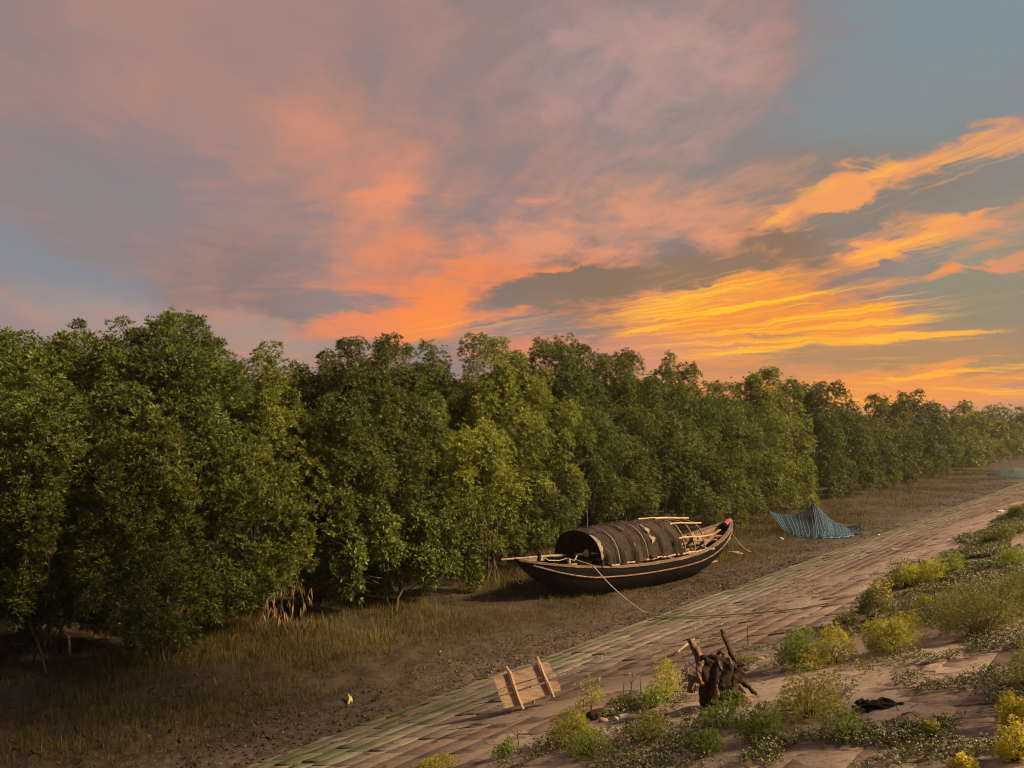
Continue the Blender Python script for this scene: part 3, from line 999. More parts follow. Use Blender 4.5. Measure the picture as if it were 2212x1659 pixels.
for lab, kind, lobes, kw in FRONT:
    mangrove(lab, kind, lobes, **kw)

# the thicket behind: a few crowns, copied
SKYLINE = [(-400, 700), (0, 725), (180, 740), (230, 745), (470, 765), (520, 790), (600, 805), (690, 800), (760, 800), (900, 800), (985, 812), (1140, 800), (1300, 800), (1400, 812), (1540, 850), (1600, 860), (1720, 862), (1900, 892), (2050, 892), (2260, 884), (2700, 890)]


def skyline(qx):
    for (a, ya), (b, yb) in zip(SKYLINE, SKYLINE[1:]):
        if a <= qx <= b:
            return ya + (yb - ya) * (qx - a) / (b - a)
    return SKYLINE[0][1] if qx < 0 else SKYLINE[-1][1]


def thicket_tree(seed, size):
    """a whole crown of unit height 6.5 m"""
    rng = np.random.default_rng(seed)
    root = thing('mangrove_tree', LABEL_BEHIND, 'tree', group='mangrove trees behind the front row')
    lobes = []
    for k in range(13):
        z = 0.7 + 5.2 * (k + 0.5) / 13
        rr = 1.15 * math.sin(min(1, (6.7 - z) / 2.6) * math.pi / 2)
        a = k * 2.4 + rng.uniform(-0.4, 0.4)
        lobes.append((np.array([math.cos(a) * rr * 0.75, math.sin(a) * rr * 0.75, z]), rng.uniform(0.62, 0.95)))
    lobes.append((np.array([0, 0, 5.9]), 0.5))
    V, T, n0 = [], [], 0
    for c, r in lobes:
        P, A = lobe_points(c, r, int(36 * 4 * math.pi * r * r * (0.13 / size) ** 2), rng, 1.1)
        v, t = rosettes(P, A, rng, 7, size, 0.3)
        V.append(v)
        T.append(t + n0)
        n0 += len(v)
    obj('crown', arrays_mesh('crown', np.concatenate(V), tris=np.concatenate(T)), LEAF['deep' if seed % 2 else 'olive'], root)
    obj('trunk', wood_for((0, 0, 0), [(Vector(c), r) for c, r in lobes], rng, 3, 0.06).mesh('trunk', True), BARK, root)
    return root


LABEL_BEHIND = 'mangrove of the dense thicket behind the front row, mostly hidden by other crowns'
protos = [[thicket_tree(k, 0.14) for k in (1, 2, 3, 4)], [thicket_tree(k, 0.27) for k in (5, 6, 7)]]
used = set()


def copy_tree(root, loc, rotz, scale):
    if id(root) not in used:
        used.add(id(root))
        r = root
    else:
        r = root.copy()
        COL.objects.link(r)
        for ch in root.children:
            c = ch.copy()
            COL.objects.link(c)
            c.parent = r
    r.location, r.rotation_euler, r.scale = loc, (0, 0, rotz), scale
    return r


trng = np.random.default_rng(5)
for row, (u0, step) in enumerate(((19.3, 2.3), (22.0, 2.6), (25.5, 3.0), (30.0, 4.5))):
    s_pos = -6.0
    while s_pos < 190:
        far = s_pos / 60
        s_pos += step * (1 + max(0, far - 0.6) * 1.2) * trng.uniform(0.8, 1.2)
        u = u0 + trng.uniform(-0.6, 0.6)
        x, y = xy(s_pos, u)
        if y < 4:
            continue
        qx = (x / y * FPX + 512) * 2212 / 1024
        if qx < -260 or qx > 2330:
            continue
        top = skyline(qx) + trng.uniform(4, 34)
        r = ray(qx, top)
        h = min(9.0, max(4.5, CAMZ + r.z * y))
        k = h / 6.5
        wd = k * trng.uniform(0.95, 1.25) * (1.2 if row else 1.0)
        copy_tree(protos[0 if y < 42 else 1][int(trng.integers(4 if y < 42 else 3))], (x, y, -0.05), trng.uniform(0, 6.28), (wd, wd, k))
for fam in protos:
    for p in fam:
        if id(p) not in used:
            for ch in list(p.children):
                bpy.data.objects.remove(ch)
            bpy.data.objects.remove(p)


def shade_tree(s0, u0, z0, r):  # unseen tree added behind the viewer, to darken the mud at lower left
    rng = np.random.default_rng(int(s0 * 10))
    x, y = xy(s0, u0)
    gz = float(slope_z(u0))
    root = thing('added_shade_tree', SHADE_LABEL, 'tree', (x, y, gz), group='unseen trees added on the bank for shade')
    lobes = [(np.array([rng.normal(0, 1.7), rng.normal(0, 1.1), z0 - gz + rng.normal(0, 0.45)]), r * rng.uniform(0.8, 1.1)) for _ in range(9)]
    V, T, n0 = [], [], 0
    for c, rr in lobes:
        P, A = lobe_points(c, rr, 105, rng, 0.6)
        v, t = rosettes(P, A, rng, 7, 0.42, 0.4)
        V.append(v)
        T.append(t + n0)
        n0 += len(v)
    obj('crown', arrays_mesh('crown', np.concatenate(V), tris=np.concatenate(T)), LEAF['deep'], root)
    obj('trunk', wood_for((0, 0, 0), [(Vector(c), q) for c, q in lobes], rng, 1, 0.22).mesh('trunk', True), BARK, root)


SHADE_LABEL = 'unseen tall tree with a flat spreading crown, added on the bank to cast shade'
for s0 in (10.0, 14.8):
    shade_tree(s0, -6.5, 18.5, 1.9)

# ------------------------------------------------------------------ the boat
TAR = wood_mat('tarred_wood', (0.006, 0.0045, 0.0035), (0.018, 0.012, 0.009), (1, 6, 6), 2.0, 0.65, 0.7, (0.040, 0.027, 0.019))
WORN = wood_mat('worn_wood', (0.10, 0.065, 0.042), (0.46, 0.33, 0.24), (1.5, 9, 9), 3.0, 0.85, 0.6, (0.05, 0.032, 0.022))
RAILW = wood_mat('rail_wood', (0.06, 0.038, 0.026), (0.34, 0.23, 0.16), (0.6, 9, 9), 3.0, 0.85, 0.6, (0.03, 0.02, 0.014))
PLANKW = wood_mat('plank_wood', (0.24, 0.135, 0.075), (0.46, 0.28, 0.17), (1, 9, 9), 2.2, 0.85, 0.5, (0.09, 0.05, 0.03))
BAMBOO = wood_mat('bamboo', (0.36, 0.23, 0.12), (0.62, 0.45, 0.27), (5, 5, 1), 2.0, 0.55, 0.2, (0.12, 0.07, 0.04))
ROPEM = wood_mat('rope_fibre', (0.36, 0.29, 0.21), (0.62, 0.53, 0.41), (9, 9, 9), 8, 0.9, 0.4, (0.18, 0.13, 0.09))
DARKROPE = wood_mat('dark_rope_fibre', (0.07, 0.045, 0.028), (0.16, 0.10, 0.065), (9, 9, 9), 8, 0.9, 0.4)


TAR.node_tree.nodes['Principled BSDF'].inputs['Specular IOR Level'].default_value = 0.08


def tarp_col(N):
    p = ocoord(N)
    n = N.noise(p, 2.2, 5, 0.6)
    f = N.noise(p, 30, 4, 0.7)
    c = ramp(N, n, [(0.3, (0.022, 0.013, 0.010)), (0.7, (0.060, 0.036, 0.027))])
    return N.mix(N.ss(f, 0.5, 0.8, 0, 0.4), c, (0.10, 0.065, 0.048, 1))


TARP = material('tarpaulin', tarp_col, 0.8, 0.3, lambda N: (N.noise(N.mapping(ocoord(N), scale=(9, 2, 2)), 2.0, 5, 0.65), 0.9, 0.10))
CANVAS = material('canvas', lambda N: ramp(N, N.noise(ocoord(N), 9, 5, 0.6), [(0.3, (0.13, 0.085, 0.055)), (0.7, (0.42, 0.30, 0.22))]), 0.9, 0.2)
REDP = material('red_paint', lambda N: ramp(N, N.noise(ocoord(N), 12, 4, 0.6), [(0.3, (0.20, 0.045, 0.03)), (0.7, (0.34, 0.10, 0.07))]), 0.7, 0.3)
MATW = material('woven_mat', lambda N: ramp(N, N.noise(N.mapping(ocoord(N), scale=(1, 12, 12)), 3, 4, 0.6), [(0.3, (0.018, 0.013, 0.009)), (0.7, (0.05, 0.035, 0.024))]), 0.9, 0.2)

BOAT_O = Vector((2.3, 21.05, 0.0))
boat = thing('boat', 'dark tarred wooden country boat with an arched tarpaulin hood beached on the mud', 'boat', BOAT_O, math.radians(40))
T0, T1 = -2.88, 6.2


def tau(t):
    return (t - 1.67) / 4.54


def beam(t):
    q = min(1.0, abs(tau(t)))
    return 1.0 * max(0.0, 1 - q ** 2.3) ** 0.78 + 0.045


def sheer(t):
    q = abs(tau(t))
    return 0.70 + (0.40 if tau(t) < 0 else 0.66) * q ** 2.4


def keel(t):
    z = -0.06
    if t < -0.9:
        k = (-0.9 - t) / (-0.9 - T0)
        z += (sheer(t) - 0.02 + 0.06) * min(1, k) ** 1.25
    if t > 3.0:
        k = (t - 3.0) / (T1 - 3.0)
        z += (sheer(t) - 0.02 + 0.06) * min(1, k) ** 1.9
    return z


def section(t, p, inset=0.0):
    """point of the hull side: p 0 at the keel, 1 at the gunwale"""
    w, zk, zs = max(0.01, beam(t) - inset), keel(t) + inset * 0.8, sheer(t)
    return w * math.sin(p * math.pi / 2) ** 0.72, zk + (zs - zk) * (1 - math.cos(p * math.pi / 2)) ** 0.95


ST = [T0 + (T1 - T0) * i / 44 for i in range(45)]
PS = [k / 11 for k in range(12)]
hull = MB()
for inset, flip in ((0.0, False), (0.045, True)):
    vs, fs = [], []
    for t in ST:
        ring = [section(t, p, inset) for p in PS]
        row = [(t, -y, z) for y, z in reversed(ring)] + [(t, y, z) for y, z in ring[1:]]
        vs += row
    m = len(PS) * 2 - 1
    for i in range(len(ST) - 1):
        for k in range(m - 1):
            f = (i * m + k, i * m + k + 1, (i + 1) * m + k + 1, (i + 1) * m + k)
            fs.append(f[::-1] if flip else f)
    hull.add(vs, fs)
me = hull.mesh('hull', True)
hull_o = obj('hull', me, TAR, boat)


def run_strip(sgn, dz, w, h, out, ts):
    """a batten swept along the side of the hull"""
    mb = MB()
    vs, fs = [], []
    for t in ts:
        y0, z0 = beam(t), sheer(t) + dz
        jit = RNG.normal(0, 0.003)
        for a, b in ((0, 0), (1, 0), (1, 1), (0, 1)):
            vs.append((t, sgn * (y0 + out - w + a * w), z0 - h * (1 - b) + jit))
    for i in range(len(ts) - 1):
        for k in range(4):
            f = (i * 4 + k, i * 4 + (k + 1) % 4, (i + 1) * 4 + (k + 1) % 4, (i + 1) * 4 + k)
            fs.append(f if sgn < 0 else f[::-1])
    fs.append((0, 1, 2, 3))
    n = len(ts) - 1
    fs.append((n * 4 + 3, n * 4 + 2, n * 4 + 1, n * 4))
    return mb.add(vs, fs)


STF = [T0 + 0.03 + (T1 - T0 - 0.06) * i / 60 for i in range(61)]
for sg in (-1, 1):
    obj('gunwale', run_strip(sg, 0.035, 0.12, 0.05, 0.02, STF), RAILW, boat)
    rub = MB()
    vs = []
    for t in STF[2:-2]:
        y, z = section(t, 0.80)
        vs.append((t, sg * (y + 0.012), z))
    rub.tube(vs, 0.020, 6, 0.05)
    obj('rub_rail', rub, RAILW, boat)

# decking, frames and thwarts
bow_deck = MB()
for i in range(9):
    t = -2.62 + i * 0.19
    w = max(0.05, beam(t) - 0.10)
    bow_deck.box((t, 0, sheer(t) - 0.10), (0.175, 2 * w, 0.03), None, 0.006)
obj('bow_deck', bow_deck, TAR, boat)
floor = MB()
for i in range(9):
    y = -0.56 + i * 0.14
    floor.box((1.9, y, 0.34), (5.4, 0.125, 0.025), None, 0.004)
obj('floor', floor, PLANKW, boat)
for t in (-0.95, 0.0, 0.9, 1.8, 2.6, 3.4, 4.2, 4.9):
    w = beam(t) - 0.06
    th = MB().box((t, 0, sheer(t) - 0.11), (0.11, 2 * w, 0.05), None, 0.006)
    obj('thwart', th, WORN if t < 2 else PLANKW, boat)
side_rail = MB()
side_rail.tube([(t, -0.86, 0.80 + 0.012 * math.sin(t * 9)) for t in np.linspace(-0.4, 4.1, 22)], 0.024, 6, 0.08)
obj('side_rail', side_rail, BAMBOO, boat)
for t in (0.15, 0.95, 1.6, 2.3):
    obj('stanchion', MB().bar((t, -0.87, sheer(t) - 0.15), (t, -0.87, 0.82), 0.05, 0.05), TAR, boat)

# mooring posts at the bow
for t, y, h in ((-2.02, 0.10, 0.26), (-1.42, 0.20, 0.22), (-1.12, -0.28, 0.30), (-1.45, -0.40, 0.18)):
    mb = MB().tube([(t, y, sheer(t) - 0.12), (t, y, sheer(t) + h - 0.05), (t + 0.01, y, sheer(t) + h)], [0.045, 0.05, 0.04], 8, 0.05)
    obj('mooring_post', mb, WORN if y < -0.3 else TAR, boat)
obj('post_block', MB().box((-1.38, -0.52, sheer(-1.38) - 0.02), (0.22, 0.10, 0.16), None, 0.01), WORN, boat)
obj('cross_beam', MB().bar((-1.25, -0.62, sheer(-1.25) + 0.06), (-1.25, 0.6, sheer(-1.25) + 0.06), 0.08, 0.07), TAR, boat)
obj('stern_cap', MB().tube([(5.92, 0, sheer(5.92) + 0.02), (6.1, 0, sheer(6.1) + 0.04), (6.24, 0, sheer(6.2) + 0.04)], [0.10, 0.10, 0.07], 8, 0.05, flat=0.6), REDP, boat)
for sg in (-1, 1):
    side = MB()
    for j in range(3):
        t0, t1 = 4.2 + 0.25 * j, 5.85
        side.bar((t0, sg * (beam(t0) - 0.10), sheer(t0) - 0.10 - 0.11 * j), (t1, sg * max(0.05, beam(t1) - 0.08), sheer(t1) - 0.08 - 0.12 * j), 0.02, 0.10)
    obj('side_plank', side, PLANKW, boat)

# the arched hood
HW, HB, HT = 0.88, 0.80, 1.70


def arch(t, a, k=1.0):
    """a from 0 at the near foot to pi at the far foot"""
    ht = HT - 0.09 * ((t - 1.4) / 2.2) ** 2
    c, s = math.cos(a), math.sin(a)
    return Vector((t, -HW * k * (abs(c) ** 0.86) * (1 if c > 0 else -1), HB + (ht - HB) * k * (s ** 0.80 if s > 0 else 0)))


cover = MB()
nt, na = 54, 46
rr = np.random.default_rng(3)
for lay, off in ((0, 0.0), (1, -0.016)):
    vs, fs = [], []
    for i in range(nt + 1):
        f = i / nt
        t = -0.72 + 3.22 * f
        for j in range(na + 1):
            a = 0.02 + (math.pi - 0.04) * j / na
            skew = 0.10 * math.sin(a * 1.7 + 0.4) * f
            foot = abs(math.cos(a))
            fold = 0.045 * (math.sin(t * 11 + 2.2 * math.sin(a * 2.0)) + 0.6 * math.sin(t * 23 + a * 3.1)) * (0.25 + foot)
            bunch = max(0, (f - 0.72) / 0.28)
            fold += bunch * 0.055 * math.sin(t * 34 + a * 5.5 + 1.5 * math.sin(a * 3))
            sag = 0.022 * math.sin(a * 9 + t * 2) + 0.012 * math.sin(a * 17 - t * 5)
            p = arch(t + skew * (0.3 + 0.7 * bunch), a, 1.0 + (fold + sag + off) / 0.9)
            if a < 0.1 or a > math.pi - 0.1:
                p.z += 0.05 * math.sin(t * 7) - 0.02 + 0.03 * math.sin(t * 19)
            vs.append(p)
    m = na + 1
    for i in range(nt):
        for j in range(na):
            q = (i * m + j, i * m + j + 1, (i + 1) * m + j + 1, (i + 1) * m + j)
            hole = (0.60 < (i / nt) < 0.66 and 0.13 < j / na < 0.36 and math.sin(j * 1.9) > -0.55)
            if hole:
                continue
            fs.append(q if lay == 0 else q[::-1])
    cover.add(vs, fs)
obj('hood_cover', cover.mesh('hood_cover', True), TARP, boat)
lining = MB()
vs, fs = [], []
for i in range(13):
    for j in range(25):
        vs.append(arch(-0.66 + 3.1 * i / 12, 0.03 + (math.pi - 0.06) * j / 24, 0.955))
for i in range(12):
    for j in range(24):
        fs.append((i * 25 + j, (i + 1) * 25 + j, (i + 1) * 25 + j + 1, i * 25 + j + 1))
obj('hood_lining', lining.add(vs, fs).mesh('hood_lining', True), MATW, boat)
patch = MB()
vs = [arch(1.26 + (0.05 + 0.05 * math.sin(j * 1.7)) * i + 0.02 * math.sin(j * 2.3), 0.36 + 0.10 * j + 0.03 * i, 1.055 + 0.008 * math.sin(j * 2)) for i in range(3) for j in range(9)]
patch.add(vs, [(i * 9 + j, i * 9 + j + 1, (i + 1) * 9 + j + 1, (i + 1) * 9 + j) for i in range(2) for j in range(8)])
obj('torn_patch', patch, CANVAS, boat)
front = MB()
for k, (o, r) in enumerate(((0.99, 0.030), (0.94, 0.022))):
    front.tube([arch(-0.72 - 0.02 * k, a, o) for a in np.linspace(0.0, math.pi, 26)], r, 6, 0.15)
obj('hood_rim', front, TAR, boat)
strip = MB()
vs = []
for j in range(13):
    a = 0.16 + 0.95 * j / 12
    w = 0.04 + 0.09 * math.sin(j / 12 * math.pi) + 0.025 * math.sin(j * 2.1)
    vs += [arch(-0.765, a, 1.035), arch(-0.765 + w * 0.5, a, 1.06), arch(-0.765 + w, a + 0.03, 1.045)]
strip.add(vs, [(j * 3 + k, j * 3 + k + 1, (j + 1) * 3 + k + 1, (j + 1) * 3 + k) for j in range(12) for k in range(2)])
obj('canvas_edge', strip.mesh('canvas_edge', True), CANVAS, boat)
for t, sk in ((-0.25, 0.25), (0.35, 0.45), (0.85, 0.30)):
    pts = [arch(t + sk * (1 - a / 1.9) * 0.6, a, 1.045) for a in np.linspace(0.02, 2.2, 24)]
    obj('hood_rope', MB().tube(pts, 0.011, 5), ROPEM, boat)
for t in (2.72, 3.18, 3.66):
    pts = [arch(t + 0.04 * math.sin(a * 4 + t), a, 0.98) + Vector((0, 0, RNG.normal(0, 0.008))) for a in np.linspace(0.0, math.pi, 22)]
    obj('hood_rib', MB().tube(pts, 0.026, 6, 0.12), WORN, boat)
for a, t0, t1, dz in ((1.72, 1.9, 3.5, 0.02), (1.50, 2.3, 3.9, 0.03), (1.02, 2.45, 3.95, 0.02), (0.42, 2.25, 4.05, 0.0), (2.2, 2.2, 3.9, 0.02), (2.7, 2.2, 3.9, 0.0)):
    pts = [arch(t, a + 0.02 * math.sin(t * 5), 1.03) + Vector((0, 0, dz)) for t in np.linspace(t0, t1, 9)]
    obj('hood_batten', MB().tube(pts, 0.024, 6, 0.12), BAMBOO, boat)
obj('door_post', MB().tube([(-0.62, -0.70, 0.52), (-0.62, -0.70, 1.0), (-0.62, -0.70, 1.08)], [0.03, 0.03, 0.045], 8), WORN, boat)

BM = Matrix.Translation(BOAT_O) @ Matrix.Rotation(math.radians(40), 4, 'Z')
BR = math.radians(40)


def in_boat(p):
    return BM @ Vector(p)


# things lying in the boat
prng = np.random.default_rng(8)
for i in range(26):
    t, y = prng.uniform(2.8, 5.2), prng.uniform(-0.55, 0.6)
    if t > 4.4:
        y *= 0.5
    L, w = prng.uniform(0.45, 1.3), prng.uniform(0.04, 0.15)
    z = 0.58 + 0.04 * (i % 7) + max(0, t - 3.4) * 0.20
    R = Matrix.Rotation(prng.normal(0, 0.45) + (1.4 if i in (4, 9) else 0), 3, 'Z') @ Matrix.Rotation(-0.10 + prng.normal(0, 0.07), 3, 'Y')
    o = obj('loose_plank', MB().box((0, 0, 0), (L, w, 0.028), R, 0.008), PLANKW if i % 3 else WORN)
    o.location, o.rotation_euler = in_boat((t, y, z)), (0, 0, BR)
    tag(o, 'loose brown plank in the jumble heaped in the open stern of the boat', 'plank', 'loose planks in the stern of the boat')
pole = obj('bamboo_pole', MB().tube([(-3.25, 0.12, sheer(T0) + 0.03), (-2.5, 0.10, sheer(-2.5) + 0.07), (-1.7, 0.14, sheer(-1.7) + 0.16), (-1.0, 0.2, 0.99)], [0.022, 0.03, 0.034, 0.036], 8, 0.05), WORN)
pole.location, pole.rotation_euler = BOAT_O, (0, 0, BR)
tag(pole, 'long thin wooden pole poking out past the pointed bow of the boat', 'pole')
oar = obj('pole', MB().tube([(0.1, -0.66, 0.86), (0.6, -0.72, 0.82), (1.2, -0.80, 0.74)], [0.026, 0.03, 0.022], 7, 0.05), BAMBOO)
oar.location, oar.rotation_euler = BOAT_O, (0, 0, BR)
tag(oar, 'pale bent pole lying along the boat side below the hood edge', 'pole')
for k, (t, y, s3) in enumerate(((-0.98, 0.30, (0.20, 0.20, 0.30)), (-0.90, -0.02, (0.20, 0.22, 0.34)), (-0.80, -0.36, (0.22, 0.24, 0.42)))):
    b = thing('wooden_box', ('small wooden box far in the hood mouth, leftmost of three', 'wooden box in the middle of the row inside the hood mouth', 'largest wooden box inside the hood, under the round basket')[k],
              'box', in_boat((t, y, 0.50)), BR, 'boxes standing in the mouth of the hood')
    obj('body', MB().box((0, 0, s3[2] / 2), s3, None, 0.006), PLANKW, b)
    obj('lid', MB().box((0, 0, s3[2] + 0.016), (s3[0] + 0.03, s3[1] + 0.03, 0.028), None, 0.004), TAR, b)
bsk = obj('basket', MB().lump((0, 0, 0), (0.05, 0.09, 0.11), 4, 0.06, 3), BAMBOO)
bsk.location, bsk.rotation_euler = in_boat((-0.78, -0.36, 1.09)), (0, 0, BR)
tag(bsk, 'round ochre basket lit up inside the dark mouth of the hood', 'basket')
cl = MB()
cl.lump((0, 0, 0.13), (0.17, 0.13, 0.16), 3, 0.5, 3.0)
cl.lump((0.10, -0.06, 0.03), (0.12, 0.10, 0.12), 6, 0.5, 3.0)
bun = obj('cloth_bundle', cl.mesh('cloth_bundle', True), TARP)
bun.location, bun.rotation_euler = in_boat((0.02, -0.80, 0.70)), (0, 0, BR)
tag(bun, 'crumpled dark cloth bundle on the boat edge under the pale canvas', 'cloth')


def rope_thing(name, label, pts, r, mat):
    o = obj(name, MB().tube(pts, r, 6), mat)
    return tag(o, label, 'rope')


def sag(a, b, drop, n=14):
    a, b = Vector(a), Vector(b)
    return [a.lerp(b, i / n) - Vector((0, 0, drop * 4 * (i / n) * (1 - i / n))) for i in range(n + 1)]


moor = sag(in_boat((-1.12, -0.28, sheer(-1.1) + 0.14)), in_boat((-1.0, -0.82, sheer(-1.0) + 0.05)), 0.0, 3)
g1 = [on_ground(*q)[0] + Vector((0, 0, 0.02)) for q in ((1395, 1326), (1420, 1331), (1450, 1335), (1500, 1334), (1560, 1331), (1620, 1327), (1680, 1322), (1725, 1317), (1790, 1305))]
rope_thing('mooring_rope', 'thin rope running from the boat bow down across the blocks of the slope', moor + sag(moor[-1], g1[0], 0.10, 16)[1:] + g1[1:], 0.013, ROPEM)
rope_thing('stern_rope', 'short slack rope hanging from the raised stern to the mud', sag(in_boat((5.9, -0.2, sheer(5.9) - 0.15)), on_ground(1622, 1192)[0], 0.12), 0.009, ROPEM)
bl = in_boat((-2.6, -0.15, sheer(-2.6) - 0.1))
rope_thing('hanging_rope', 'thin loop of rope drooping under the pointed bow', sag(bl, bl + Vector((-0.38, 0.0, -0.05)), 0.42, 16), 0.007, DARKROPE)
rope_thing('bow_rope', 'pale rope lashed between the posts on the bow deck', [in_boat(p) for p in ((-2.15, -0.12, 1.02), (-2.02, -0.05, 1.10), (-1.9, -0.12, 1.0), (-1.6, -0.2, 0.97), (-1.42, -0.30, 1.02), (-1.3, -0.45, 0.97), (-1.12, -0.36, 1.06), (-1.05, -0.22, 1.05))], 0.014, ROPEM)

# ------------------------------------------------------------------ nets
def net_mat(name, a, b, keep):
    return material(name, lambda N: ramp(N, N.noise(ocoord(N), 6, 5, 0.65), [(0.3, a), (0.7, b)]), 0.8, 0.2, alpha=keep, translucent=0.3)


NETM = net_mat('blue_net', (0.020, 0.062, 0.125), (0.050, 0.120, 0.215), lambda N: N.ss(N.noise(ocoord(N), 3.0, 5, 0.7), 0.3, 0.7, 0.50, 0.86))
NETL = material('net_cord', (0.19, 0.31, 0.34, 1), 0.7, 0.2)
NETF = net_mat('teal_net', (0.065, 0.125, 0.105), (0.115, 0.19, 0.16), 0.7)


def net(label, top, bottom, mat, cords, stakes, group):
    """a net hung from a top line and gathered on the mud: matching lists of points"""
    root = thing('fishing_net', label, 'net', bottom[len(bottom) // 2], 0, group)
    o = Vector(root.location)

    def along(pts, f):
        f = f * (len(pts) - 1)
        i = min(int(f), len(pts) - 2)
        return Vector(pts[i]).lerp(Vector(pts[i + 1]), f - i)
    n, m = 60, 14
    vs = []
    for i in range(n + 1):
        a, b = along(top, i / n), along(bottom, i / n)
        for j in range(m + 1):
            q = j / m
            p = a.lerp(b, q)
            p += Vector((0.35, -1.0, 0)) * (0.05 * math.sin(i * 0.55 + 2 * q) * math.sin(q * math.pi) + 0.16 * q * q * (1 - q) * 2)
            p.z -= 0.22 * math.sin(q * math.pi) * (a.z - b.z) * 0.25
            if q > 0.9:
                p += Vector((0.03 * math.sin(i * 1.7), -0.05 * math.sin(i * 1.1), 0.035 * abs(math.sin(i * 0.9))))
            vs.append(p - o)
    fs = [(i * (m + 1) + j, (i + 1) * (m + 1) + j, (i + 1) * (m + 1) + j + 1, i * (m + 1) + j + 1) for i in range(n) for j in range(m)]
    obj('netting', MB().add(vs, fs).mesh('netting', True), mat, root)
    if cords:
        hem = MB()
        for j0 in (0, m):
            hem.tube([vs[i * (m + 1) + j0] for i in range(n + 1)], 0.012, 5)
        obj('head_rope', hem, NETL, root)
        seam = MB()
        for k in range(cords):
            i = 1 + int((n - 2) * k / (cords - 1))
            sh = 2 if i > n * 0.55 else 0
            seam.tube([vs[max(0, min(n, i - int(sh * j / m * 2))) * (m + 1) + j] + Vector((0.004, -0.012, 0)) for j in range(m + 1)], 0.0070, 4)
        obj('seam', seam, NETL, root)
    for a, b in stakes:
        obj('stake', MB().tube([Vector(a) - o, Vector(b) - o], [0.022, 0.018], 6, 0.1), BARK, root)
    return root


def on_depth(qx, qy, d):
    r = ray(qx, qy)
    return Vector((r.x * d, r.y * d, CAMZ + r.z * d))


def g(qx, qy):
    return on_ground(qx, qy)[0]


nb = [g(1692, 1153), g(1715, 1160), g(1745, 1162), g(1775, 1164), g(1805, 1163), g(1835, 1160), g(1858, 1150)]
dn = 31.8
nt_ = [on_depth(1661, 1104, 33.2), on_depth(1685, 1113, 33.0), on_depth(1712, 1112, 32.8), on_depth(1735, 1104, 32.6), on_depth(1757, 1087, 32.4), on_depth(1768, 1098, 32.0), on_depth(1788, 1118, 31.8),
       on_depth(1808, 1131, 31.6), on_depth(1832, 1136, 31.4), on_depth(1856, 1132, 31.3)]
st = [(on_depth(1757, 1086, 32.5), g(1757, 1140)), (on_depth(1857, 1130, 31.3), g(1861, 1156)), (on_depth(1661, 1103, 33.3), g(1655, 1125))]
net('blue striped fishing net hung in a peak from stakes on the mud beyond the boat', nt_, nb, NETM, 26, st, 'fishing nets hung along the mud')
fb = [g(2128, 1028), g(2160, 1032), g(2190, 1034), g(2225, 1034)]
dd = on_ground(2190, 1030)[1]
ft = [on_depth(2130, 1024, dd + 1), on_depth(2160, 1013, dd + 0.8), on_depth(2190, 1008, dd + 0.6), on_depth(2225, 1014, dd + 0.4)]
net('far teal fishing net draped low at the right edge', ft, fb, NETF, 0, [(on_depth(2178, 990, dd), g(2196, 1034))], 'fishing nets hung along the mud')

# ------------------------------------------------------------------ the board with two battens
p0, d0 = on_ground(1130, 1534)
board = thing('wooden_hatch', 'weathered wooden hatch board with two crossed battens standing on the slope', 'board', p0)
FX = Vector((p0.x, p0.y, 0)).normalized()
SX = Vector((FX.y, -FX.x, 0))
BW = wood_mat('hatch_wood', (0.29, 0.175, 0.11), (0.60, 0.40, 0.265), (1.2, 8, 8), 4.5, 0.85, 0.5, (0.11, 0.06, 0.035))
lean = math.radians(27)
EX = SX
EZ = (Vector((0, 0, 1)) * math.cos(lean) + FX * math.sin(lean)).normalized()
EY = FX * math.cos(lean) - Vector((0, 0, math.sin(lean)))       # away from the viewer
m_src = d0 / FPX * 1024 / 4032 / 2.765       # metres per unit of the enlarged view of the board


def bp(cx, cy, depth=0.0):
    """a point of the board's own leaning plane; (575, 1370) is where the left batten stands"""
    return EX * ((cx - 575) * m_src) + EZ * ((1372 - cy) * m_src * 1.04) - EY * depth


def slab(pts, thick, d0_):
    mb = MB()
    n = len(pts)
    a = [bp(x, y, d0_) for x, y in pts]
    b = [bp(x, y, d0_ + thick) for x, y in pts]
    return mb.add(a + b, [tuple(range(n)), tuple(range(2 * n - 1, n - 1, -1))] + [(i, n + i, n + (i + 1) % n, (i + 1) % n) for i in range(n)])


# depth grows towards the viewer
obj('plank', slab([(243, 1055), (400, 1012), (600, 960), (830, 885), (872, 905), (905, 1000), (780, 1040), (600, 1085), (480, 1118), (292, 1172)], 0.022, 0.0), BW, board)
obj('plank', slab([(296, 1177), (480, 1133), (700, 1072), (940, 1003), (948, 1043), (760, 1104), (520, 1176), (307, 1234)], 0.020, 0.002), BW, board)
obj('plank', slab([(320, 1245), (560, 1180), (760, 1125), (880, 1090), (965, 1090), (995, 1178), (800, 1240), (575, 1312), (375, 1362)], 0.022, 0.001), BW, board)
for q in ([(385, 945), (430, 1010), (470, 1130), (520, 1260), (575, 1370)], [(727, 845), (760, 920), (800, 1030), (850, 1120), (905, 1255)]):
    obj('batten', MB().tube([bp(x, y, 0.040) for x, y in q], [0.022, 0.026, 0.027, 0.026, 0.022], 6, 0.12), BW, board)
obj('prop', MB().bar(bp(640, 1000, -0.02), bp(700, 1330, -0.02) + FX * 0.42 - Vector((0, 0, 0.16)), 0.03, 0.03), BW, board)
fp = bp(905, 1255, 0.03)

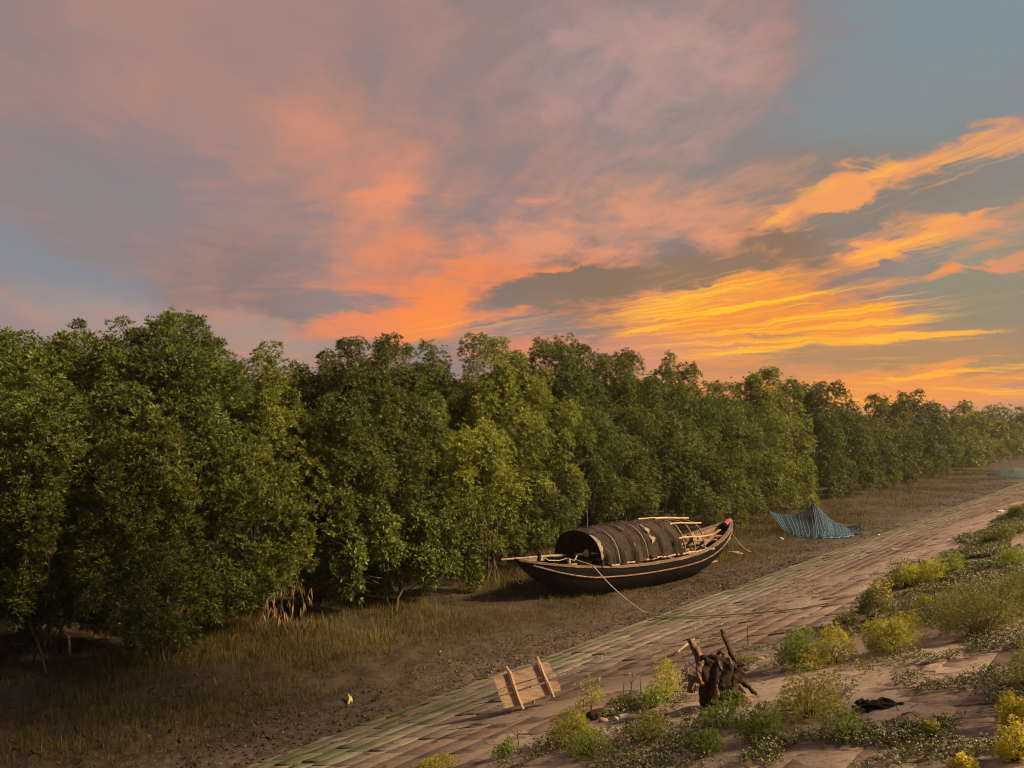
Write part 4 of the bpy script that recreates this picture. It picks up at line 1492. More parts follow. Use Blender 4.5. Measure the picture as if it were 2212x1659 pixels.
# ------------------------------------------------------------------ the root stump
STUMPW = wood_mat('stump_wood', (0.020, 0.012, 0.008), (0.095, 0.056, 0.036), (9, 9, 1.5), 5.0, 0.9, 0.9, (0.02, 0.013, 0.009))
ROOTW = wood_mat('pale_root_wood', (0.085, 0.050, 0.032), (0.30, 0.185, 0.12), (6, 6, 1.5), 4.0, 0.85, 0.7, (0.07, 0.04, 0.026))
sp, sd = on_ground(1556, 1520)
stump = thing('root_stump', 'gnarled dead tree stump with upturned roots lying on the slope', 'stump', sp)
SF = Vector((sp.x, sp.y, 0)).normalized()
SR = Vector((SF.y, -SF.x, 0))
mS = sd / FPX * 1024 / 4032 / 2.212


def sq(cx, cy, dep=0.0):
    return SR * ((cx - 765) * mS) + Vector((0, 0, 1)) * ((845 - cy) * mS * 1.03) + SF * dep


mb = MB()
for cx, cy, dep, rx, rz, sdn in ((700, 600, 0.02, 85, 110, 1), (820, 600, 0.02, 75, 90, 2), (760, 720, 0.02, 110, 110, 4), (900, 545, -0.02, 50, 52, 7)):
    c = sq(cx, cy, dep)
    mb.lump(c, (rx * mS, 0.8 * rx * mS, rz * mS), sdn, 0.30, 2.6, 3)
rootmass = obj('root_mass', mb.mesh('root_mass', True), STUMPW, stump)


def root(pts, rads, mat, rough=0.10, name='root'):
    n = 7 * (len(pts) - 1)
    P, R = [], []
    kn = RNG.uniform(0, 6.28)
    for i in range(n + 1):
        f = i / n * (len(pts) - 1)
        k = min(int(f), len(pts) - 2)
        f -= k
        a, b = pts[k], pts[k + 1]
        P.append(sq(*[a[j] + (b[j] - a[j]) * f for j in range(3)]) + Vector(RNG.normal(0, 0.0035, 3)))
        R.append((rads[k] + (rads[k + 1] - rads[k]) * f) * mS * (0.94 + 0.06 * math.sin(i * 0.9 + kn)))
    mb = MB()
    # a twisted fibrous strand: ridged cross-section that turns along the root
    sides = 14
    vs, fs = [], []
    prev = Vector((0.3, 0.9, 0.2)).normalized()
    for i, p in enumerate(P):
        d = (P[min(i + 1, n)] - P[max(i - 1, 0)]).normalized()
        e1 = (prev - d * prev.dot(d)).normalized()
        prev = e1
        e2 = d.cross(e1)
        for q in range(sides):
            a = 2 * math.pi * q / sides
            r = R[i] * (1 + 0.17 * math.sin(3 * a + i * 0.22 + kn) + 0.10 * math.sin(5 * a - i * 0.3) + RNG.uniform(-rough, rough))
            vs.append(p + e1 * math.cos(a) * r + e2 * math.sin(a) * r)
    for i in range(n):
        for q in range(sides):
            q2 = (q + 1) % sides
            fs.append((i * sides + q, i * sides + q2, (i + 1) * sides + q2, (i + 1) * sides + q))
    c1 = len(vs)
    vs += [P[0], P[-1] - (P[-1] - P[-2]) * 0.8]          # a hollow, broken end
    fs += [(q2, q, c1) for q, q2 in ((k, (k + 1) % sides) for k in range(sides))]
    fs += [(n * sides + q, n * sides + q2, c1 + 1) for q, q2 in ((k, (k + 1) % sides) for k in range(sides))]
    obj(name, mb.add(vs, fs).mesh(name, True), mat, stump)


for P_, R_ in (([(690, 470, -0.05), (655, 590, -0.09), (640, 720, -0.08), (625, 850, -0.04)], [50, 62, 52, 34]),
               ([(760, 480, -0.06), (730, 600, -0.10), (700, 740, -0.10), (690, 840, -0.06)], [42, 55, 60, 40]),
               ([(850, 500, -0.04), (815, 600, -0.09), (770, 700, -0.11), (740, 830, -0.08)], [48, 58, 55, 40]),
               ([(930, 540, -0.03), (880, 610, -0.06), (860, 700, -0.09), (880, 800, -0.08)], [50, 55, 62, 46]),
               ([(620, 480, 0.0), (720, 470, -0.03), (830, 500, -0.04), (920, 560, -0.02)], [34, 44, 46, 36])):
    root(P_, R_, STUMPW, 0.08)
root([(640, 580, 0), (600, 490, 0.03), (555, 410, 0.05), (515, 350, 0.06)], [40, 42, 36, 26], ROOTW, name='broken_stem')
root([(900, 500, 0), (860, 430, 0.04), (815, 330, 0.08), (778, 252, 0.10)], [24, 20, 18, 14], STUMPW, 0.1, 'thin_stem')
root([(625, 480, -0.08), (588, 530, -0.14), (585, 590, -0.17), (608, 640, -0.16), (645, 668, -0.12)], [26, 24, 22, 20, 12], ROOTW)
root([(600, 640, -0.1), (545, 625, -0.12), (520, 660, -0.1), (500, 740, -0.06), (530, 760, -0.04)], [26, 22, 20, 17, 10], ROOTW)
root([(880, 590, 0.02), (950, 650, 0.05), (1010, 710, 0.07), (1072, 772, 0.09)], [36, 27, 20, 12], STUMPW)
root([(890, 640, -0.06), (950, 700, -0.06), (985, 745, -0.05)], [26, 20, 8], ROOTW)
root([(880, 720, -0.1), (970, 745, -0.12), (1040, 785, -0.12), (1100, 822, -0.1)], [40, 32, 22, 12], ROOTW)
root([(850, 790, -0.08), (930, 820, -0.1), (1010, 850, -0.1)], [30, 22, 10], STUMPW)
root([(890, 800, -0.1), (935, 830, -0.12), (965, 880, -0.12)], [20, 16, 9], STUMPW)
root([(650, 780, -0.05), (640, 840, -0.05), (650, 890, -0.04)], [40, 30, 18], STUMPW)
root([(770, 490, 0), (745, 440, 0), (770, 405, -0.02), (800, 430, -0.03), (790, 470, -0.04)], [18, 13, 10, 9, 8], STUMPW)
root([(780, 540, -0.1), (765, 500, -0.12), (750, 460, -0.1)], [14, 12, 6], ROOTW)
root([(870, 520, -0.06), (855, 480, -0.06), (845, 445, -0.05)], [16, 14, 10], ROOTW)
root([(700, 790, -0.14), (735, 720, -0.18), (735, 640, -0.18)], [18, 20, 12], ROOTW)
bristle = MB()
for k in range(46):
    a = RNG.uniform(0, 6.28)
    b = sq(935 + 30 * math.cos(a), 540 + 45 * math.sin(a), -0.04 + RNG.normal(0, 0.03))
    bristle.tube([b, b + (SR * RNG.uniform(0.0, 0.07) + Vector(RNG.normal(0, 0.03, 3)))], [0.004, 0.001], 4)
for k in range(46):
    b = sq(RNG.uniform(430, 600), RNG.uniform(590, 760), 0.06 + RNG.normal(0, 0.04))
    bristle.tube([b, b + Vector(RNG.normal(0, 0.05, 3)), b + Vector(RNG.normal(0, 0.08, 3))], [0.004, 0.003, 0.001], 4)
obj('rootlets', bristle, STUMPW, stump)

# ------------------------------------------------------------------ what grows on the mud
def scatter_su(n, s0, s1, u0, u1, rng):
    return rng.uniform(s0, s1, n), rng.uniform(u0, u1, n)


def in_view(x, y, pad=60):
    px = x / np.maximum(y, 0.1) * FPX + 512
    return (y > 4) & (px > -pad) & (px < 1024 + pad)


def shoots():
    rng = np.random.default_rng(21)
    S, U, H = [], [], []
    for n, s0, s1, k in ((150000, -5, 16, 1.0), (130000, 16, 38, 1.2), (60000, 38, 95, 1.9)):
        s, u = scatter_su(n, s0, s1, TOE + 0.5, 18.5, rng)
        den = (fbm(s * 0.42, u * 0.55, 4, 31) - 0.40) * 4.2 * np.clip((u - TOE - 0.2) / 2.2, 0.12, 1)
        den *= np.clip((s - 0.5) / 4.0, 0.10, 1)
        keep = rng.random(n) < np.clip(den, 0.08, 1) * 0.85
        x, y = xy(s, u)
        keep &= in_view(x, y)
        h = rng.uniform(0.05, 0.20, n) * (0.55 + 0.75 * np.clip((u - 10) / 3.5, 0, 1)) * (0.7 + 0.6 * fbm(s * 0.8, u * 0.8, 2, 41))
        S.append(s[keep])
        U.append(u[keep])
        H.append(np.stack([h[keep], np.full(keep.sum(), k)], 1))
    s, u, H = np.concatenate(S), np.concatenate(U), np.concatenate(H)
    x, y = xy(s, u)
    z = mud_z(s, u) - 0.02
    h, k = H[:, 0] + 0.02, H[:, 1]
    n = len(s)
    a = rng.uniform(0, 6.28, n)
    w = rng.uniform(0.0024, 0.0052, n) * k
    bx, by = np.cos(a) * w, np.sin(a) * w
    lx, ly = rng.normal(0, 0.28, n) * h, rng.normal(0, 0.28, n) * h
    b = np.stack([x, y, z], -1)
    off = np.stack([bx, by, np.zeros(n)], -1)
    mid = b + np.stack([lx * 0.35, ly * 0.35, h * 0.55], -1)
    tip = b + np.stack([lx, ly, h], -1)
    V = np.stack([b - off, b + off, mid + off * 0.8, mid - off * 0.8, tip], 1).reshape(-1, 3)
    o = 5 * np.arange(n)[:, None]
    T = np.concatenate([o + [[0, 1, 2]], o + [[0, 2, 3]], o + [[3, 2, 4]]], 1).reshape(-1, 3)
    return arrays_mesh('grass', V, tris=T)


def shoot_col(N):
    r = geo(N, 'Random Per Island')
    big = N.noise(geo(N), 0.5, 3, 0.6)
    f = N.m('ADD', N.m('MULTIPLY', r, 0.6), N.m('MULTIPLY_ADD', N.m('SUBTRACT', big, 0.5), 1.4, 0.2), clamp=True)
    return ramp(N, f, [(0, (0.050, 0.030, 0.011)), (0.45, (0.100, 0.064, 0.018)), (0.75, (0.150, 0.132, 0.026)), (1, (0.25, 0.21, 0.055))])


obj('grass', shoots(), material('shoots', shoot_col, 0.8, 0.2, translucent=0.2), kind='stuff', label='thin brown and olive shoots standing all over the mud')


def chips(n, s, u, zf, size, rng, name, flat=0.45):
    x, y = xy(s, u)
    z = zf(s, u)
    base = np.array([[1, 0, 0], [0.2, 0.9, 0], [-0.9, 0.3, 0], [-0.3, -0.8, 0], [0.6, -0.7, 0], [0.1, 0.1, 1], [0, 0, -0.6]], float)
    F = np.array([(0, 1, 5), (1, 2, 5), (2, 3, 5), (3, 4, 5), (4, 0, 5), (1, 0, 6), (2, 1, 6), (3, 2, 6), (4, 3, 6), (0, 4, 6)])
    P = base[None] * (1 + rng.normal(0, 0.25, (n, 7, 1))) * size[:, None, None]
    P[..., 2] *= flat * rng.uniform(0.4, 1.5, (n, 1))
    tilt = rng.normal(0, 0.35, (n, 2))
    P[..., 2] += P[..., 0] * tilt[:, :1] + P[..., 1] * tilt[:, 1:]
    a = rng.uniform(0, 6.28, (n, 1))
    X = P[..., 0] * np.cos(a) - P[..., 1] * np.sin(a)
    Y = P[..., 0] * np.sin(a) + P[..., 1] * np.cos(a)
    V = np.stack([X + x[:, None], Y + y[:, None], P[..., 2] + z[:, None]], -1).reshape(-1, 3)
    return arrays_mesh(name, V, tris=(F[None] + 7 * np.arange(n)[:, None, None]).reshape(-1, 3))


rng = np.random.default_rng(33)
n = 22000
s = np.concatenate([rng.uniform(-3, 30, n // 2), rng.uniform(15, 75, n // 2)])
u = TOE - 0.12 + np.abs(rng.normal(0, 1.0, n)) * (0.75 + 0.5 * fbm(s * 0.3, s * 0, 3, 55))
x, y = xy(s, u)
k = in_view(x, y) & (rng.random(n) < np.clip((fbm(s * 0.7, u * 1.2, 3, 51) - 0.36) * 5, 0.1, 1))
s, u = s[k], u[k]
size = 0.008 + 0.026 * rng.random(len(s)) ** 2.2 * (1 + np.clip(s - 20, 0, 60) / 60)
clods = chips(len(s), s, u, lambda a, b: np.maximum(mud_z(a, b), np.where(b < TOE, slope_z(b), -1)) + 0.008, size, rng, 'mud_clods', 0.34)
CLOD = material('clod', lambda N: N.mix(N.ss(geo(N, 'Random Per Island'), 0.90, 1.0, 0, 1), ramp(N, geo(N, 'Random Per Island'), [(0, (0.030, 0.020, 0.013)), (0.6, (0.070, 0.046, 0.030)), (0.93, (0.14, 0.10, 0.074)), (1, (0.40, 0.33, 0.27))]), (0.20, 0.15, 0.115, 1)), 0.85, 0.3)
obj('mud_clods', clods, CLOD, kind='stuff', label='pale and dark mud clods and chips strewn along the foot of the blocks')
n = 4200
s, u = scatter_su(n, -5, 9, TOE + 0.2, 16, rng)
k = (fbm(s * 0.5, u * 0.5, 3, 61) > 0.46) & in_view(*xy(s, u)) & (rng.random(n) < np.clip((8 - s) / 6, 0, 1))
s, u = s[k], u[k]
obj('mud_clods', chips(len(s), s, u, lambda a, b: mud_z(a, b) + 0.008, 0.015 + 0.06 * rng.random(len(s)) ** 2, rng, 'mud_clods', 0.4),
    material('trodden_mud', lambda N: ramp(N, geo(N, 'Random Per Island'), [(0, (0.030, 0.019, 0.012)), (0.7, (0.072, 0.046, 0.029)), (1, (0.14, 0.098, 0.068))]), 0.75, 0.35,
             lambda N: (N.noise(geo(N), 30, 5, 0.7), 0.6, 0.02)), kind='stuff', label='churned lumps of wet mud at the lower left')


def straw():
    rng = np.random.default_rng(71)
    n = 5200
    s = np.concatenate([rng.uniform(1, 22, n // 2), rng.uniform(10, 60, n // 2)])
    u = rng.uniform(-1.5, 7.2, n)
    keep = in_view(*xy(s, u)) & (rng.random(n) < np.clip((fbm(s * 0.9, u * 1.3, 3, 73) - 0.40) * 5, 0.05, 1))
    s, u = s[keep], u[keep]
    n = len(s)
    x, y = xy(s, u)
    z = np.maximum(slope_z(u), sand_z(s, u)) + 0.006
    L = rng.uniform(0.02, 0.13, n) * (1 + np.clip(s - 14, 0, 40) / 40)
    w = rng.uniform(0.0015, 0.0045, n) * (1 + np.clip(s - 12, 0, 40) / 20)
    a = rng.normal(BANK * -1 + 1.57, 0.7, n)
    dx, dy = np.cos(a), np.sin(a)
    px, py = -dy * w, dx * w
    ez = rng.uniform(-0.002, 0.014, n)
    c = np.stack([x, y, z], -1)
    d = np.stack([dx * L / 2, dy * L / 2, ez], -1)
    e = np.stack([px, py, np.zeros(n)], -1)
    up = np.stack([np.zeros(n), np.zeros(n), w * 1.6], -1)
    V = np.stack([c - d - e, c - d + e, c - d + up, c + d - e, c + d + e, c + d + up], 1).reshape(-1, 3)
    F = np.array([(0, 3, 5, 2), (3, 0, 1, 4), (1, 2, 5, 4)])
    return arrays_mesh('straw', V, quads=(F[None] + 6 * np.arange(n)[:, None, None]).reshape(-1, 4))


obj('straw', straw(), material('straw', lambda N: ramp(N, geo(N, 'Random Per Island'), [(0, (0.07, 0.045, 0.03)), (0.5, (0.24, 0.15, 0.095)), (1, (0.55, 0.40, 0.27))]), 0.9, 0.2), kind='stuff', label='scraps of straw and twigs littering the slope')

# creeping plants with white heads
COVER = [(1500, 1640, 260, 34, 1.0), (1330, 1625, 150, 22, 0.5), (1260, 1600, 120, 22, 0.8), (1720, 1625, 200, 30, 1.0), (1560, 1590, 120, 24, 0.8), (1880, 1590, 150, 28, 1.0), (2050, 1585, 130, 40, 1.0), (1960, 1640, 180, 22, 0.8), (2140, 1560, 90, 50, 1.0),
         (1900, 1478, 90, 14, 1.0), (1960, 1490, 120, 12, 0.9), (1880, 1500, 70, 10, 0.6), (2010, 1475, 120, 12, 0.8), (2140, 1470, 90, 24, 0.9), (2180, 1510, 60, 30, 0.9), (2100, 1545, 90, 22, 0.8),
         (1840, 1448, 60, 18, 0.7), (1690, 1425, 80, 14, 0.6), (1610, 1430, 80, 14, 0.5), (1560, 1385, 60, 8, 0.3), (1660, 1400, 60, 10, 0.4), (1400, 1520, 90, 26, 0.5), (1330, 1560, 90, 24, 0.6), (1470, 1560, 110, 24, 0.6), (1650, 1560, 90, 24, 0.5), (1800, 1570, 60, 20, 0.5),
         (1980, 1425, 90, 12, 0.5), (2080, 1410, 110, 14, 0.7), (2170, 1385, 70, 22, 0.8), (1960, 1345, 100, 24, 0.7), (1840, 1360, 60, 16, 0.5), (1770, 1370, 60, 12, 0.4), (2060, 1300, 110, 30, 1.5), (2000, 1260, 90, 22, 1.3), (2090, 1240, 90, 26, 1.5), (2160, 1270, 70, 36, 1.6),
         (2170, 1190, 60, 26, 1.5), (2110, 1190, 60, 16, 1.2), (2190, 1130, 40, 22, 1.5), (2140, 1155, 60, 12, 1.0), (1950, 1230, 60, 10, 0.3), (1250, 1650, 120, 14, 0.6), (1150, 1640, 90, 12, 0.4), (2190, 1620, 60, 40, 0.9),
         (2300, 1250, 90, 40, 1.4), (2320, 1390, 110, 40, 0.9), (2330, 1520, 110, 40, 0.9), (2300, 1640, 110, 40, 0.9), (2420, 1330, 110, 40, 1.0), (2430, 1560, 120, 50, 0.8)]


def cover_points(rng, per=900):
    P = []
    for qx, qy, w, h, k in COVER:
        c, d = on_ground(qx, qy)
        f = Vector((c.x, c.y, 0)).normalized()
        r = Vector((f.y, -f.x, 0))
        # grazing angle of the slope along this line of sight
        ds = (on_ground(qx, qy - h)[0] - on_ground(qx, qy + h)[0])
        rx, ry = w * QM * d, max(0.12, Vector((ds.x, ds.y)).length / 2)
        n = int(min(15000, math.pi * rx * ry * per * k * (1 if d < 14 else 14 / d)))
        a, q = rng.uniform(0, 6.28, n), np.sqrt(rng.random(n)) * (1 + rng.normal(0, 0.12, n))
        X = c.x + r.x * np.cos(a) * q * rx + ds.x / 2 * np.sin(a) * q
        Y = c.y + r.y * np.cos(a) * q * rx + ds.y / 2 * np.sin(a) * q
        s_, u_ = su(X, Y)
        keep = rng.random(n) < np.clip((fbm(s_ * 1.9, u_ * 2.3, 3, 81) - 0.40) * 6, 0.0, 1)
        P.append(np.stack([X, Y, np.full(n, d)], -1)[keep])
    return np.concatenate(P)


rng = np.random.default_rng(91)
cp = cover_points(rng)
s_, u_ = su(cp[:, 0], cp[:, 1])
gz = np.maximum(slope_z(u_), sand_z(s_, u_))
hh = rng.uniform(0.012, 0.075, len(cp)) * (0.4 + fbm(s_ * 1.5, u_ * 1.5, 2, 95))
PP = np.stack([cp[:, 0], cp[:, 1], gz + hh], -1)
AA = unit(np.stack([rng.normal(0, 0.4, len(cp)), rng.normal(0, 0.4, len(cp)), np.ones(len(cp))], -1))
Lc = rng.uniform(0.020, 0.036, len(cp)) * np.clip(cp[:, 2] / 9, 1, 2.4)
v, t = rosettes(PP, AA, rng, 6, Lc, 0.42, (0.7, 1.6))
COVERM = leaf_mat('creeper_leaf', [(0, (0.055, 0.064, 0.018)), (0.45, (0.125, 0.135, 0.034)), (0.8, (0.21, 0.20, 0.055)), (1, (0.28, 0.20, 0.09))], 0.3)
obj('ground_cover', arrays_mesh('ground_cover', v, tris=t), COVERM, kind='stuff', label='low creeping weeds spread over the upper slope')
k = rng.random(len(cp)) < np.where(cp[:, 2] < 12, 0.42, 0.22)
fp_ = PP[k] + np.stack([rng.normal(0, 0.016, k.sum()), rng.normal(0, 0.016, k.sum()), rng.uniform(0.008, 0.035, k.sum())], -1)
rad = rng.uniform(0.0045, 0.0085, len(fp_)) * np.clip(cp[k][:, 2] / 9, 1, 2.0)
oct_ = np.array([[1, 0, 0], [0, 1, 0], [-1, 0, 0], [0, -1, 0], [0, 0, 1.15], [0, 0, -0.9]])
V = (fp_[:, None] + oct_[None] * rad[:, None, None]).reshape(-1, 3)
F = np.array([(0, 1, 4), (1, 2, 4), (2, 3, 4), (3, 0, 4), (1, 0, 5), (2, 1, 5), (3, 2, 5), (0, 3, 5)])
obj('white_flowers', arrays_mesh('white_flowers', V, tris=(F[None] + 6 * np.arange(len(fp_))[:, None, None]).reshape(-1, 3), smooth=True),
    material('white_petal', lambda N: ramp(N, geo(N, 'Random Per Island'), [(0, (0.26, 0.21, 0.14)), (1, (0.62, 0.54, 0.41))]), 0.8, 0.2), kind='stuff', label='small white flower heads dotting the creeping weeds')

# ------------------------------------------------------------------ single weeds
WEED = {'yellowgreen': leaf_mat('yellow_green_weed', [(0, (0.159, 0.171, 0.022)), (0.4, (0.366, 0.354, 0.037)), (0.8, (0.561, 0.488, 0.067)), (1, (0.683, 0.512, 0.110))], 0.4, low=0.95, span=0.3),
        'yellow': leaf_mat('yellow_weed', [(0, (0.22, 0.21, 0.02)), (0.4, (0.48, 0.43, 0.04)), (0.8, (0.70, 0.60, 0.06)), (1, (0.75, 0.60, 0.10))], 0.4, low=0.95, span=0.3),
        'green': leaf_mat('green_weed', [(0, (0.091, 0.140, 0.020)), (0.4, (0.207, 0.268, 0.032)), (0.8, (0.354, 0.378, 0.061)), (1, (0.488, 0.439, 0.098))], 0.4, low=0.95, span=0.3),
        'olive': leaf_mat('olive_weed', [(0, (0.085, 0.098, 0.022)), (0.4, (0.183, 0.189, 0.039)), (0.8, (0.317, 0.293, 0.061)), (1, (0.439, 0.342, 0.085))], 0.35, low=0.95, span=0.3)}
STEM = material('weed_stem', lambda N: ramp(N, N.noise(ocoord(N), 20, 3, 0.6), [(0.3, (0.085, 0.055, 0.030)), (0.7, (0.16, 0.115, 0.055))]), 0.8, 0.2)
PETAL = leaf_mat('yellow_petal', [(0, (0.45, 0.36, 0.03)), (0.5, (0.74, 0.60, 0.06)), (1, (0.85, 0.72, 0.16))], 0.25)


def weed(label, qx, qy, w, h, kind, dens=1.0, leaf=0.030, flowers=0, stems=16, sprawl=0.0, tip=None, name='weed'):
    """a bushy weed: (qx, qy) its foot, w and h its size on the photograph"""
    seed = int(qx * 13 + qy)
    rng = np.random.default_rng(seed)
    c, d = on_ground(qx, qy)
    R, H = w * QM * d / 2, h * QM * d
    root = thing(name, label, 'plant', c, group='weeds growing through the blocks of the slope')
    leaf = max(leaf, 0.0042 * d)
    n = int(dens * 0.50 * (4 * R * R * math.pi + 2 * math.pi * R * H) / (leaf * leaf * 0.55)) + 60
    n = min(n, 4500)
    dd_ = unit(rng.normal(0, 1, (n, 3)))
    dd_[:, 2] = np.abs(dd_[:, 2])
    ks, ph = rng.normal(0, 3.0, (4, 3)), rng.uniform(0, 6.28, 4)
    bump = 1 + 0.30 * np.sin(dd_ @ ks.T + ph).mean(1) * 2
    q = (0.35 + 0.65 * rng.random(n) ** 0.55) * bump
    P = dd_ * q[:, None] * np.array([R, R, H * 0.85])
    P[:, 2] += H * (0.10 + 0.12 * sprawl)
    sl = -RISE * (P[:, 0] * LV[0] + P[:, 1] * LV[1])          # follow the fall of the slope
    P[:, 2] = np.maximum(P[:, 2] + sl, sl + 0.015)
    A = unit(dd_ * 0.6 + np.array([0, 0, 0.8]) + rng.normal(0, 0.35, (n, 3)))
    v, t = rosettes(P, A, rng, 5, leaf * rng.uniform(0.7, 1.25, n), 0.22, (0.3, 1.2), droop=0.05)
    obj('leaves', arrays_mesh('leaves', v, tris=t), WEED[kind], root)
    mb = MB()
    for k in range(stems):
        e = P[int(rng.integers(n))] * 0.95
        b = Vector((rng.normal(0, 0.10 * R), rng.normal(0, 0.10 * R), -0.02))
        mid = b.lerp(Vector(e), 0.5) + Vector((-0.12 * e[0], -0.12 * e[1], 0.10 * H))
        mb.tube([b, mid, Vector(e)], [0.0042 * max(1, d / 8), 0.003 * max(1, d / 8), 0.0015], 4)
    obj('stems', mb, STEM, root)
    if flowers:
        top = P[P[:, 2] > np.quantile(P[:, 2], 0.72)]
        if tip is not None:
            top = top[np.argsort(np.abs(top[:, 0] - R * tip))[:max(12, len(top) // 2)]]
        fp2 = top[rng.integers(len(top), size=flowers)] + rng.normal(0, 0.012, (flowers, 3)) + np.array([0, 0, 0.02])
        v, t = rosettes(fp2, unit(rng.normal(0, 0.4, (flowers, 3)) + np.array([0, 0, 1.0])), rng, 6, leaf * 0.6, 0.5, (0.4, 1.2), droop=0)
        obj('blossom', arrays_mesh('blossom', v, tris=t), PETAL, root)
    return root


WEEDS = [
    ('rounded green weed to the right of the stump, joined by a yellow one', 1722, 1440, 92, 88, 'green', {}),
    ('yellow weed leaning against the round green one beyond the stump', 1800, 1434, 78, 82, 'yellowgreen', dict(flowers=12)),
    ('short pale sprig with star-like leaves before the green and yellow pair', 1752, 1448, 46, 42, 'yellowgreen', dict(leaf=0.042, dens=0.6)),
    ('wide airy olive-yellow weed right of the stump, its thin stems showing', 1745, 1552, 150, 105, 'yellowgreen', dict(dens=0.75, stems=30)),
    ('upright dark green weed left of the heap of black cloth', 1826, 1598, 72, 84, 'green', dict(dens=0.5, leaf=0.036)),
    ('dense egg-shaped yellow-green weed alone above the bare blocks', 1926, 1408, 112, 86, 'yellowgreen', dict(dens=1.3)),
    ('olive weed topped by an orange-yellow flower patch', 1885, 1335, 104, 78, 'olive', dict(flowers=90, tip=0.35)),
    ('loose grey-green weed right of the orange-yellow flower patch', 1950, 1345, 82, 52, 'olive', dict(dens=0.7)),
    ('large sprawling dark green bush at the right edge', 2115, 1368, 190, 105, 'olive', dict(dens=0.8, stems=40, leaf=0.034)),
    ('dark bush cut off by the right edge above the large sprawling one', 2205, 1330, 110, 100, 'olive', dict(dens=0.8)),
    ('yellowish mounded weed on the upper slope below the tall thin stalks', 1985, 1262, 110, 46, 'yellowgreen', {}),
    ('bright leafy mound right of the yellowish one on the upper slope', 2050, 1246, 80, 44, 'green', {}),
    ('tiny lime-coloured weed by itself beside the sprawling bush', 1998, 1316, 30, 26, 'yellowgreen', dict(dens=1.2)),
    ('yellow feathery weed growing up against the left side of the stump', 1440, 1512, 66, 98, 'yellowgreen', dict(dens=0.7, leaf=0.034)),
    ('low green weed at the shaded left foot of the stump', 1410, 1525, 60, 44, 'green', {}),
    ('mustard-coloured weed below the wooden hatch board', 1235, 1606, 108, 76, 'yellowgreen', {}),
    ('dark green weed creeping under the mustard-coloured one', 1270, 1630, 110, 40, 'green', dict(dens=0.6)),
    ('round green weed low on the slope below the hatch board, near the bottom edge', 1090, 1636, 48, 42, 'green', dict(dens=1.2)),
    ('yellow-green weed half cut by the bottom edge, left of the other weeds', 930, 1668, 92, 36, 'yellowgreen', {}),
    ('green weed with golden flowers on its right shoulder near the bottom', 1402, 1602, 76, 52, 'green', dict(flowers=60, tip=0.5, dens=0.8)),
    ('leafy green weed directly in front of the stump', 1560, 1572, 100, 62, 'green', dict(leaf=0.04, dens=0.7)),
    ('bright lime-green weed in front of the stump near the bottom edge', 1524, 1630, 82, 52, 'green', dict(leaf=0.046, dens=0.8)),
    ('green weed at the right foot of the stump with long narrow leaves', 1645, 1600, 96, 78, 'green', dict(leaf=0.038)),
    ('yellow-flowered bush at the right edge above the lowest one', 2195, 1565, 110, 78, 'yellow', dict(flowers=40)),
    ('golden-flowered bush in the lower right corner', 2192, 1640, 84, 66, 'yellow', dict(flowers=110)),
    ('tall leafy green weed cut by the right edge', 2215, 1490, 60, 90, 'green', {}),
    ('small yellow weed at the very bottom right of centre', 2078, 1664, 56, 30, 'yellow', dict(flowers=14)),
    ('little weed with a flat yellow flower head among the white-headed creepers', 2008, 1592, 36, 30, 'green', dict(flowers=40, dens=0.5)),
    ('thin spindly weed with a pale feathery top near the white cup', 1274, 1532, 62, 70, 'yellowgreen', dict(dens=0.28, stems=5)),
    ('thin-stemmed dark weed behind the white cup', 1345, 1530, 70, 34, 'olive', dict(dens=0.4)),
    ('round green weed on the right edge high on the slope', 2190, 1228, 52, 46, 'green', {}),
    ('leafy green weed on the right edge below the high round one', 2202, 1280, 56, 44, 'green', {}),
    ('grey-green weed on the upper slope under the pale stone', 2155, 1172, 70, 30, 'olive', {}),
    ('distant tuft of weed at the right edge near the top of the slope', 2196, 1120, 44, 28, 'olive', {}),
    ('tall wispy weed with dry stems among the mounds of the upper slope', 1935, 1268, 64, 74, 'olive', dict(dens=0.16, stems=9)),
    ('tall wispy weed standing in front of the large sprawling bush', 2020, 1345, 60, 110, 'olive', dict(dens=0.14, stems=7)),
    ('low patch of weed left of the orange-yellow flowers', 1830, 1352, 60, 30, 'olive', dict(dens=0.6)),
    ('low weed below the pale stones left of the green and yellow pair', 1600, 1440, 54, 20, 'olive', dict(dens=0.6)),
]
for lab, qx, qy, w, h, kind, kw in WEEDS:
    weed(lab, qx, qy, w, h, kind, **kw)


def mud_plant(label, qx, qy, w, h, leaf=0.11):
    rng = np.random.default_rng(int(qx + 7 * qy))
    c, d = on_ground(qx, qy)
    R, H = w * QM * d / 2, h * QM * d
    root = thing('mangrove_seedling', label, 'plant', c)
    n = 12
    P = np.stack([rng.normal(0, R * 0.45, n), rng.normal(0, R * 0.45, n), H * rng.uniform(0.35, 1, n)], -1)
    v, t = rosettes(P, unit(rng.normal(0, 0.4, (n, 3)) + np.array([0, 0, 1.0])), rng, 6, leaf, 0.34, (0.5, 1.3))
    obj('leaves', arrays_mesh('leaves', v, tris=t), LEAF['fresh'], root)
    mb = MB()
    for p in P[:5]:
        mb.tube([(0, 0, -0.03), Vector(p) * 0.6, Vector(p)], [0.008, 0.006, 0.003], 5)
    obj('stem', mb, BARK, root)


mud_plant('small bright mangrove seedling alone on the dark mud at the left', 66, 1392, 44, 60)
mud_plant('little pale-leaved mangrove seedling in the shoots under the bushy mangrove', 738, 1300, 34, 32, 0.08)

